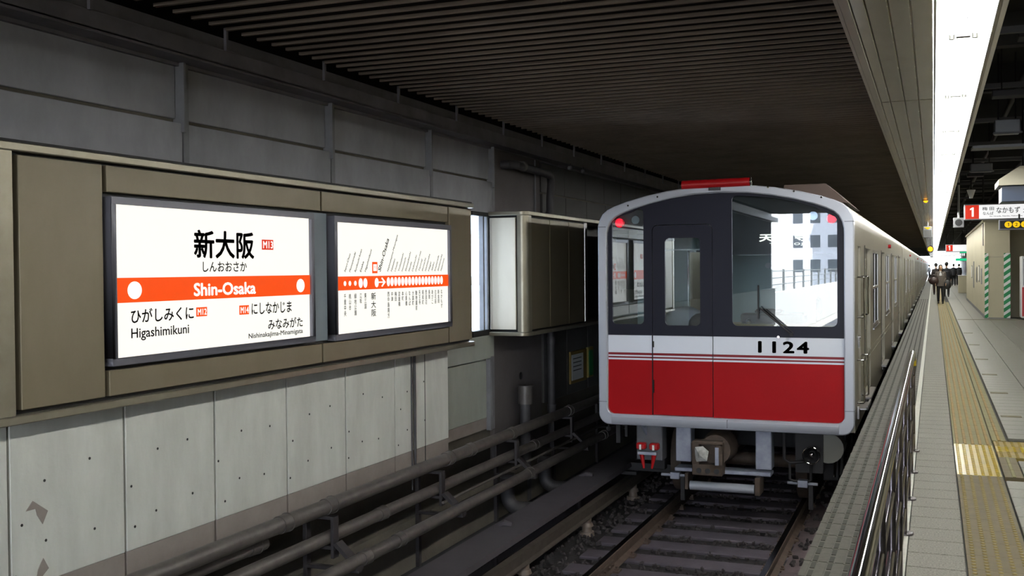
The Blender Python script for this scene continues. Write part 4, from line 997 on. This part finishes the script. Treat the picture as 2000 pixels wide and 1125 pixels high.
for i, (yy, z0, z1, m) in enumerate(((38.5, 1.05, 1.6, M_whitep), (40.5, 1.0, 1.55, M_inkgrey), (43.5, .75, 1.75, M_voidbox), (45.5, 1.1, 1.6, M_whitep), (36.6, 1.0, 1.5, M_voidbox))):
    t = thing('poster', ['small white notice, second on the pale side wall', 'grey notice, third on the pale side wall', 'tall grey poster, far along the pale side wall', 'white notice, last on the pale side wall', 'grey notice nearest the hazard strip on the pale side wall'][i], 'poster', (1.42, yy, z0), 'notices on the pale side wall')
    MB().box(1.415, 1.43, yy-.3, yy+.3, z0, z1).build('frame', M_post, t); MB().box(1.41, 1.415, yy-.26, yy+.26, z0+.04, z1-.04).build('sheet', m, t)
vm = thing('vending_machine', 'red and white drinks vending machine beside the pale platform wall', 'vending machine', (2.95, 34.2, 0))
MB().box(2.38, 3.4, 33.9, 34.6, .05, 1.86).build('cabinet', M_whitep, vm, bevel=.02)
MB().box(2.44, 3.3, 33.89, 33.9, 1.0, 1.78).build('display_window', M_extwin, vm); MB().box(2.40, 3.38, 33.885, 33.9, .10, .95).build('lower_front', mat('vending_red', 'b3202a', .4), vm)
MB().box(2.5, 3.2, 33.87, 33.89, .2, .35).build('delivery_flap', M_dark, vm)
for z in (1.15, 1.45): 
    b = MB()
    for k in range(6): b.tube((2.52+.13*k, 33.88, z), (2.52+.13*k, 33.88, z+.17), .035, n=10)
    b.build('drink_row', [M_redtube, M_green][z > 1.3], vm)

def hang_sign(name, label, x0, x1, y, z0, z1, face, zt=4.0):
    t = thing(name, label, 'sign', ((x0+x1)/2, y, z0))
    MB().box(x0, x1, y, y+.18, z0, z1).build('casing', M_voidbox if face is not M_black else M_signframe, t, bevel=.01)
    MB().box(x0+.02, x1-.02, y-.006, y, z0+.025, z1-.025).build('face', face, t)
    for xx in (x0+.4, x1-.3): MB().tube((xx, y+.09, z1), (xx, y+.09, zt), .018).build('hanger', M_dark, t)
    return t
YS_ = 26.0
sg = hang_sign('platform_sign', 'lit white platform 1 sign with a red square, nearest of the hanging signs', .65, 3.0, YS_, 2.63-.0, 2.99, emit('plat_sign_white', (250, 250, 250), .92))
MB().box(.675, .96, YS_-.012, YS_-.006, 2.655, 2.965).build('red_square', emit('plat_sign_red', (222, 52, 30), .85), sg)
b = MB(); b.prism([(.83-.21*.10, 2.705), (.83+.21*.10, 2.705), (.83+.21*.10, 2.705+.21), (.83-.21*.04, 2.705+.21), (.83-.21*.27, 2.705+.21*.86), (.83-.21*.27, 2.705+.21*.70), (.83-.21*.10, 2.705+.21*.78)], 'y', YS_-.016, YS_-.016+.003); b.build('lettering', M_signwhite2, sg, smooth=False)
for tx, a0, a1, z0, z1 in (('梅 田', 1.03, 1.27, 2.84, 2.92), ('なんば', 1.04, 1.26, 2.74, 2.81), ('なかもず', 1.32, 1.80, 2.77, 2.91), ('方面', 1.86, 2.05, 2.77, 2.87), ('for Umeda, Namba, Nakamozu', 1.18, 1.85, 2.69, 2.72)):
    b = MB(); text_fit(b, tx, a0, a1, z0, z1, YS_-.008, 'Y-', bold=.01); b.build('lettering', M_inkgrey, sg, smooth=False)
YS2 = 25.0
sg = hang_sign('exit_sign', 'black hanging sign with yellow circled exit numbers 1 2 4', 1.32, 3.0, YS2, 2.36, 2.585, M_black, 2.7)
for k, (xx, tx) in enumerate(((1.50, '1'), (1.66, '2'), (1.82, '4'))):
    b = MB(); ellipse(b, 'Y-', YS2-.012, xx, 2.475, .073, .068, n=20, th=.004); b.build('yellow_disc', M_yellow, sg)
    b = MB()
    if tx == '1': b.prism([(xx+.008-.075*.10, 2.438), (xx+.008+.075*.10, 2.438), (xx+.008+.075*.10, 2.438+.075), (xx+.008-.075*.04, 2.438+.075), (xx+.008-.075*.27, 2.438+.075*.86), (xx+.008-.075*.27, 2.438+.075*.70), (xx+.008-.075*.10, 2.438+.075*.78)], 'y', YS2-.016, YS2-.016+.003)
    else: text_fit(b, tx, xx-.025, xx+.025, 2.44, 2.51, YS2-.015, 'Y-', bold=.01)
    b.build('lettering', M_ink, sg, smooth=False)
MB().box(1.93, 2.15, YS2-.012, YS2-.006, 2.39, 2.56).build('yellow_square', M_yellow, sg)
b = MB(); text_fit(b, '出口', 1.95, 2.13, 2.46, 2.54, YS2-.015, 'Y-'); text_fit(b, 'Exit', 1.98, 2.08, 2.405, 2.44, YS2-.015, 'Y-'); b.build('lettering', M_ink, sg, smooth=False)
s_b = hang_sign('platform_sign', 'lit white platform 1 sign hanging farther off, before the walkway end', .62, 2.6, 62, 2.35, 2.75, MATS['plat_sign_white'])
MB().box(.65, .98, 61.98, 61.99, 2.38, 2.72).build('red_square', MATS['plat_sign_red'], s_b); b = MB(); b.prism([(.83-.24*.10, 2.44), (.83+.24*.10, 2.44), (.83+.24*.10, 2.44+.24), (.83-.24*.04, 2.44+.24), (.83-.24*.27, 2.44+.24*.86), (.83-.24*.27, 2.44+.24*.70), (.83-.24*.10, 2.44+.24*.78)], 'y', 61.97, 61.97+.003); b.build('lettering', M_signwhite2, s_b, smooth=False)
s_c = hang_sign('platform_sign', 'small distant lit white sign above the far walkway', .5, 2.2, 85, 2.3, 2.65, MATS['plat_sign_white'])
s_d = hang_sign('emergency_exit_sign', 'small green lit exit sign far down the platform', 1.5, 1.95, 70, 2.35, 2.55, M_greenlit)
s_e = hang_sign('emergency_exit_sign', 'green lit sign low above the distant crowd', 1.4, 2.2, 78, 1.9, 2.1, M_greenlit)
# departure indicator with yellow triangle under the soffit
di = thing('departure_indicator', 'small grey hanging indicator with a lit yellow triangle under the soffit', 'indicator', (-.17, 36, 2.6))
MB().box(-.30, -.03, 36, 36.15, 2.50, 2.86).build('casing', M_voidbox, di, bevel=.01); MB().box(-.275, -.055, 35.99, 36, 2.52, 2.74).build('screen', M_inkgrey, di)
MB().prism([(-.28, 2.83), (-.05, 2.83), (-.165, 2.755)], 'y', 35.98, 36).build('yellow_triangle', M_yellow, di, smooth=False); MB().tube((-.165, 36.07, 2.86), (-.165, 36.07, 3.02), .015).build('hanger', M_soffitedge, di)
yl = thing('signal_lamp', 'round yellow signal lamp hanging beyond the triangle indicator', 'lamp', (-.17, 52, 2.6))
MB().tube((-.13, 52, 2.37), (-.13, 52.15, 2.37), .16, n=20).build('casing', M_dark, yl); MB().tube((-.13, 51.98, 2.37), (-.13, 52, 2.37), .11, n=20).build('lens', M_amber, yl); MB().tube((-.13, 52.1, 2.5), (-.13, 52.1, 3.02), .015).build('hanger', M_dark, yl)
ol = thing('amber_reflection', 'amber glow standing in for a reflection on the metal soffit', 'lamp', (-.15, 24, 3.0)); MB().sphere((-.15, 24.0, 2.985), .045, 12).build('lens', M_amber, ol); MB().tube((-.15, 24, 2.985), (-.15, 24, 3.01), .06).build('base', M_dark, ol)  # glowing bead imitates an orange reflection on the soffit
for i, (xx, yy, zz, ln) in enumerate(((.75, 11.0, 3.75, .5), (.62, 13.0, 3.5, .35), (.95, 17.5, 3.62, .5), (.62, 22.5, 3.35, .3), (1.5, 19, 3.5, .6))):
    t = thing('cable_duct', ['dark cable duct stub in the ceiling space, nearest the camera', 'dark duct stub close to the light row, second one down', 'dark duct stub over the slatted tray', 'small dark duct stub by the light row above the box speaker', 'dark duct stub above the beige monitor hood'][i], 'duct', (xx, yy, zz), 'dark duct stubs in the ceiling space')
    MB().box(xx, xx+ln, yy, yy+.25, zz, zz+.07).build('duct_body', M_voidbox if i == 9 else mat('duct_dark', '3c3c44', .6), t, bevel=.006)
    MB().tube((xx+.1, yy+.12, zz+.07), (xx+.1, yy+.12, 4.3), .008, n=6).build('hanger_rod', M_dark, t)
# boxes, speakers, monitor in the void
def hbox(name, label, cat, x0, x1, y0, y1, z0, z1, m=M_voidbox, zt=4.3):
    t = thing(name, label, cat, ((x0+x1)/2, y0, z0)); MB().box(x0, x1, y0, y1, z0, z1).build('casing', m, t, bevel=.012)
    MB().box(x0-.02, x1+.02, y0-.02, y0+.02, z0-.015, z0+.01).build('lower_flange', M_post, t, bevel=.004)
    for xx in (x0+.05, x1-.05): MB().tube((xx, (y0+y1)/2, z1), (xx, (y0+y1)/2, zt), .01, n=8).build('hanger_rod', M_dark, t)
    return t
hbox('junction_box', 'grey box hung in the dark ceiling space, nearest the camera', 'box', .78, 1.4, 9.5, 10.0, 3.47, 3.66)
hbox('junction_box', 'grey box hung beside the light row, above the beige cabinet sign', 'box', .72, 1.02, 14.6, 14.9, 3.27, 3.44)
hbox('junction_box', 'small grey box beside the light row, farther down the platform', 'box', .62, .98, 20.5, 20.8, 3.28, 3.42)
hbox('ceiling_duct', 'dark grey duct section hung at the right above the striped tray', 'duct', 1.05, 3.0, 14.0, 14.6, 3.28, 3.55, mat('duct_grey', '55565a', .5, .3))
tray = thing('slatted_tray', 'grey slatted cable tray crossing above the platform', 'tray', (1.6, 14.4, 3.02))
for k in range(5): MB().box(.45, 3.4, 14.0+.16*k, 14.1+.16*k, 3.03+.01*k, 3.06+.01*k).build('tray_slat', mat('tray_slat_grey', '6b6c70', .5, .3), tray)
for xx in (1.3, 2.6): MB().tube((xx, 14.3, 3.08), (xx, 14.3, 4.3), .012, n=8).build('hanger_rod', M_dark, tray)
xf = thing('cross_light', 'slanted fluorescent fitting at the right edge above the monitor', 'light', (1.6, 15.4, 3.0))
MB().box(1.02, 1.9, 12.9, 13.9, 2.93, 2.97).build('tray', M_voidbox, xf, bevel=.005)
for xx in (1.06, 1.12): MB().tube((xx, 12.95, 2.92), (xx, 13.85, 2.92), .012, n=10).build('tube', emit('cross_tube', (245, 245, 235), 2.0), xf)
for xx in (1.1, 1.8): MB().tube((xx, 13.4, 2.97), (xx, 13.4, 4.3), .01, n=8).build('hanger_rod', M_dark, xf)
mo = thing('ceiling_monitor', 'dark blue screen under a sloping beige hood hung from the ceiling', 'monitor', (1.5, 17, 2.6))
MB().prism([(.85, 2.72), (.85, 2.80), (1.12, 2.98), (3.0, 2.98), (3.0, 2.72)], 'y', 16.2, 17.2).build('hood', mat('hood_beige', 'bdb7a4', .6), mo, smooth=False)
MB().box(.90, 1.5, 16.4, 17.1, 2.50, 2.72).build('screen', mat('screen_blue', '1c2f4c', .3), mo, bevel=.006); MB().box(1.52, 3.0, 16.5, 17.1, 2.45, 2.72).build('side_case', M_dark, mo)
for xx in (1.2, 2.0): MB().tube((xx, 16.7, 2.98), (xx, 16.7, 4.3), .02).build('hanger', M_dark, mo)
cs_ = thing('cone_speaker', 'white cone-shaped speaker hanging above the platform 1 sign', 'speaker', (.72, 24, 3.0)); MB().tube((.72, 23.5, 2.98), (.72, 23.5, 3.15), .03, .085, n=16).build('cone', M_whitep, cs_); MB().tube((.72, 23.5, 3.15), (.72, 23.5, 4.3), .012).build('hanger_rod', M_dark, cs_)
ss = thing('box_speaker', 'grey box loudspeaker hanging on a pole right of the light row', 'speaker', (.62, 30, 2.6)); MB().box(.49, .75, 30, 30.2, 2.60, 2.86).build('cabinet', M_voidbox, ss, bevel=.01); MB().tube((.62, 29.99, 2.73), (.62, 30, 2.73), .09, n=18).build('cone', M_dark, ss); MB().tube((.62, 30.1, 2.86), (.62, 30.1, 4.3), .03).build('pole', M_whitep, ss)
rc = thing('red_cable_loop', 'looped red cables in the dark ceiling space', 'cable', (1.0, 12, 3.7))
for i in range(2):
    MB().path([(1.15+.1*i, 13, 3.5), (1.15+.1*i, 13, 3.62), (1.22+.1*i, 13, 3.72), (1.35+.1*i, 13, 3.78), (1.55, 13, 3.8), (2.2, 13, 3.8)], .02, n=8).build('cable_run', mat('cable_red', '6a2a20', .6), rc)
bn = thing('platform_bench', 'low pale cabinet beside the far walkway past the crowd', 'cabinet', (1.25, 66, 0)); MB().box(1.35, 2.1, 66, 67, 0, 1.0).build('body', M_block, bn, bevel=.02); MB().box(1.33, 2.12, 65.98, 67.02, 1.0, 1.04).build('top', M_whitep, bn)

# ================================================================== PEOPLE
def remesh(mb, name, m, parent, vox, smooth_it=2):
    me = bpy.data.meshes.new(name); me.from_pydata([tuple(v) for v in mb.v], [], mb.f)
    bm = bmesh.new(); bm.from_mesh(me); bmesh.ops.recalc_face_normals(bm, faces=bm.faces); bm.to_mesh(me); bm.free()
    ob = bpy.data.objects.new(name, me); COL.objects.link(ob)
    md = ob.modifiers.new('r', 'REMESH'); md.mode = 'VOXEL'; md.voxel_size = vox
    sm_ = ob.modifiers.new('s', 'SMOOTH'); sm_.iterations = smooth_it; sm_.factor = .5
    bpy.context.view_layer.update()
    m2 = bpy.data.meshes.new_from_object(ob.evaluated_get(bpy.context.evaluated_depsgraph_get()))
    bpy.data.objects.remove(ob); m2.name = name; m2.materials.clear(); m2.materials.append(m)
    m2.polygons.foreach_set('use_smooth', [True]*len(m2.polygons))
    o = bpy.data.objects.new(name, m2); link(o, parent); ORG[o.name] = Vector((0, 0, 0)); return o
M_skin = mat('skin', 'c09a80', .6); M_hair = mat('hair_dark', '17120f', .6); M_shoe = mat('shoe_black', '101010', .5)
def limb(mb, pts, rs):
    for i in range(len(pts)-1):
        mb.tube(pts[i], pts[i+1], rs[i], rs[i+1], n=12); mb.sphere(pts[i+1], rs[i+1], 10)
    mb.sphere(pts[0], rs[0], 10)
def person(label, x, y, rz, H=1.62, coat='222226', legs='15151a', top=None, stride=.12, coatlen=.78, long_hair=False, arm_fwd=.05, detail=.014, skirt=False):
    t = thing('person', label, 'person', (x, y, 0), rz=rz)
    k = H/1.70
    P = lambda a, b_, c: (a*k, b_*k, c*k)
    # facing -Y locally
    hip = .90; sh = 1.40
    body_ = MB()
    body_.sphere(P(0, -.01, 1.60), .105*k, 16, sc=(.78, .95, 1.15)); body_.sphere(P(0, -.03, 1.54), .07*k, 12, sc=(.85, 1, .8))
    body_.sphere(P(0, -.112, 1.585), .016*k, 8, sc=(.8, 1, 1.4)); body_.sphere(P(.082, 0, 1.59), .022*k, 8, sc=(.4, .8, 1.2)); body_.sphere(P(-.082, 0, 1.59), .022*k, 8, sc=(.4, .8, 1.2))
    limb(body_, [P(0, .01, 1.40), P(0, 0, 1.53)], [.055*k, .048*k])
    body_.sphere(P(0, 0, 1.25), .16*k, 14, sc=(1.0, .62, 1.15)); body_.sphere(P(0, 0, 1.0), .15*k, 14, sc=(1, .65, 1.2))
    feet = [P(.09, -stride, .08), P(-.09, stride, .09)]
    knees = [P(.09, -stride*.7-.02, .48), P(-.09, stride*.3-.03, .48)]
    hands = []
    for i, s in enumerate((1, -1)):
        limb(body_, [P(.085*s, 0, .9), knees[i], feet[i]], [.085*k, .055*k, .038*k])
        el_ = P(.205*s, .03, 1.13); hd = P(.21*s, -.10-arm_fwd, .90)
        limb(body_, [P(.160*s, 0, 1.37), el_, hd], [.046*k, .036*k, .026*k]); 
        v = (Vector(hd)-Vector(el_)).normalized(); h0 = Vector(hd)
        side = Vector((1, 0, 0)).cross(v).normalized()
        body_.sphere(tuple(h0+v*.045*k), .04*k, 10, sc=(.5, .9, 1.1))
        for f in range(4):
            a = h0+v*.07*k+side*(f-1.5)*.021*k; ln = (.058, .068, .064, .05)[f]*k
            mid = a+v*ln*.55; limb(body_, [tuple(a), tuple(mid), tuple(mid+(v*.8+Vector((-s*.5, 0, 0))).normalized()*ln*.5)], [.0105*k, .0098*k, .0085*k])
        a = h0+v*.02*k-side*.035*k; limb(body_, [tuple(a), tuple(a+(v-side*.6).normalized()*.035*k), tuple(a+(v-side*.3).normalized()*.065*k)], [.0125*k, .0115*k, .009*k]); hands.append(hd)
    remesh(body_, 'body', M_skin, t, .009 if detail < .02 else .013, 1)
    fe = MB()
    for s in (1, -1): fe.sphere(P(.034*s, -.105, 1.608), .011*k, 8)
    fe.sphere(P(0, -.108, 1.535), .02*k, 8, sc=(1.1, .25, .3)); fe.build('face_features', M_hair, t, local=True)
    # trousers
    tr_ = MB(); tr_.sphere(P(0, 0, .93), .155*k, 14, sc=(1.05, .72, .9))
    for i, s in enumerate((1, -1)): limb(tr_, [P(.085*s, 0, .9), knees[i], (feet[i][0], feet[i][1], feet[i][2]+.02)], [.098*k, .068*k, .052*k])
    if skirt: tr_.tube(P(0, 0, .52), P(0, 0, .95), .21*k, .15*k, n=16)
    remesh(tr_, 'trousers', mat('cloth_'+legs, legs, .85), t, detail)
    # coat
    ct = MB(); ct.sphere(P(0, 0, 1.25), .18*k, 16, sc=(1.02, .68, 1.15)); ct.sphere(P(0, 0, 1.37), .15*k, 14, sc=(1.1, .6, .42))
    ct.tube(P(0, .01, coatlen), P(0, 0, 1.25), .20*k, .165*k, n=18)
    for i, s in enumerate((1, -1)):
        el_ = P(.205*s, .03, 1.13); hd = Vector(hands[i]); e = Vector(el_); limb(ct, [P(.155*s, 0, 1.37), el_, tuple(e+(hd-e)*.9)], [.058*k, .049*k, .038*k])
    remesh(ct, 'coat', mat('cloth_'+coat, coat, .9, c2=('%02x%02x%02x' % tuple(min(255, int(coat[q:q+2], 16)+22) for q in (0, 2, 4))), nscale=30, amt=.4), t, detail)
    if top:
        tp = MB(); tp.sphere(P(0, -.075, 1.17), .13*k, 14, sc=(.55, .72, 1.75)); tp.sphere(P(0, -.03, 1.40), .06*k, 12, sc=(.9, .9, .8)); tp.build('shirt', mat('cloth_'+top, top, .8), t, local=True)
    hr = MB(); hr.sphere(P(0, .018, 1.635), .115*k, 16, sc=(.82, .95, 1.0))
    if long_hair: hr.sphere(P(0, .06, 1.53), .10*k, 14, sc=(.95, .7, 1.6)); hr.sphere(P(.075, -.01, 1.52), .04*k, 10, sc=(.7, 1, 2.4)); hr.sphere(P(-.075, -.01, 1.52), .04*k, 10, sc=(.7, 1, 2.4))
    hr.build('hair', M_hair, t, local=True)
    for i in range(2):
        f_ = feet[i]; b = MB(); b.sphere((f_[0], f_[1]-.05*k, .045*k), .09*k, 12, sc=(.5, 1.35, .5)); b.sphere((f_[0], f_[1]+.03*k, .06*k), .05*k, 10, sc=(.85, 1, 1.1)); b.build('shoe', M_shoe, t, local=True)
    return t, hands
wmn, hd = person('woman in grey jacket and white top walking towards the camera on the yellow paving', .28, 47.6, 0, 1.62, '4b443f', '121214', top='c9c9cc', long_hair=True, detail=.012)
def bag(label, x, y, z, m, w=.2, h=.16):
    t = thing('handbag', label, 'bag', (x, y, z)); MB().sphere((x, y, z), 1, 14, sc=(w, .09, h)).build('bag_body', m, t)
    MB().path([(x-w*.5, y, z+h*.7), (x-w*.3, y, z+h*1.6), (x+w*.3, y, z+h*1.6), (x+w*.5, y, z+h*.7)], .012, n=8).build('handle', m, t)
bag('dark brown handbag carried at the walking woman\'s side', .01, 47.45, .96, mat('bag_brown', '2a1714', .5)); bag('black shopping bag held low by the walking woman', .55, 47.5, .80, M_black, .15, .2)
person('person in dark brown coat behind the walking woman, nearer the train', .13, 62, PI, 1.72, '201a1a', '2a1c18', stride=.2)
person('tall person in a long black coat walking away behind the woman', .62, 58, PI, 1.76, '131318', '0f0f12', coatlen=.62)
person('person in dark suit at the left of the distant pair', 1.50, 91, PI, 1.72, '17171c', '121216', detail=.03)
person('person in dark suit at the right of the distant pair', 1.93, 93, PI, 1.72, '1b1b20', '121216', detail=.03)
person('station worker in pale shirt and dark trousers standing close to the train', -.40, 122, PI/2, 1.70, '9aa4b4', '14161c', detail=.03, coatlen=.95)

# ================================================================== OUTDOORS (beyond both station ends)
g_ = struct(MB().box(-200, 200, -240, YB-.0, -1.9, -1.62).box(-200, 200, YE+.1, YE+200, -1.9, -1.62).build('ground_outside', M_extground))
struct(MB().box(-.655, 4.6, YB-14, YB-.01, -1.6, -.02).build('path_outside', M_extground))
MB().box(-5.2, -.7, YB-70, YB-.01, -1.62, -1.45)
def bldg(label, x0, x1, y0, y1, h, nx, nz, m):
    t = thing('apartment_building', label, 'building', ((x0+x1)/2, y1, -1.62)); MB().box(x0, x1, y0, y1, -1.62, h).box(x0-.3, x1+.3, y0-.3, y1+.3, h, h+.4).build('wall', m, t)
    ww = (x1-x0)/nx; hh = (h-1)/nz; src = None
    for i in range(nx):
        for j in range(nz):
            loc = (x0+ww*(i+.5)-(x0+x1)/2, .0, 1.0+hh*j+1.62)
            if src is None: src = MB().box(-ww*.28, ww*.28, -.02, .06, 0, hh*.5).build('window', M_extwin, t, local=True); src.location = loc
            else: inst(src, 'window', loc, t)
    return t
bldg('pale apartment block mirrored in the windscreen, nearest the track', -16, -8.6, -44, -34, 13, 4, 5, M_extwall)
bldg('tall pale apartment block mirrored at the right of the windscreen', -6.5, -1.0, -100, -85, 26, 4, 9, M_extwall)
bldg('far tower block mirrored beyond the tracks', -24, -10, -120, -105, 30, 7, 10, mat('outdoor_wall_grey', 'a9aab2', .8))
fw = thing('trackside_wall', 'long low concrete wall beside the open track behind the viewpoint', 'wall', (-7, -40, -1.6))
MB().box(-6.6, -6.3, -80, -14, -1.6, .5).build('wall_body', M_extwall, fw)
for k in range(16): MB().box(-6.5, -6.4, -78+4*k, -77.9+4*k, .5, 1.5).build('fence_post', M_inkgrey, fw)
for z in (.8, 1.1, 1.4): MB().box(-6.47, -6.43, -80, -14, z, z+.04).build('fence_rail', M_inkgrey, fw)
bpy.context.view_layer.update()
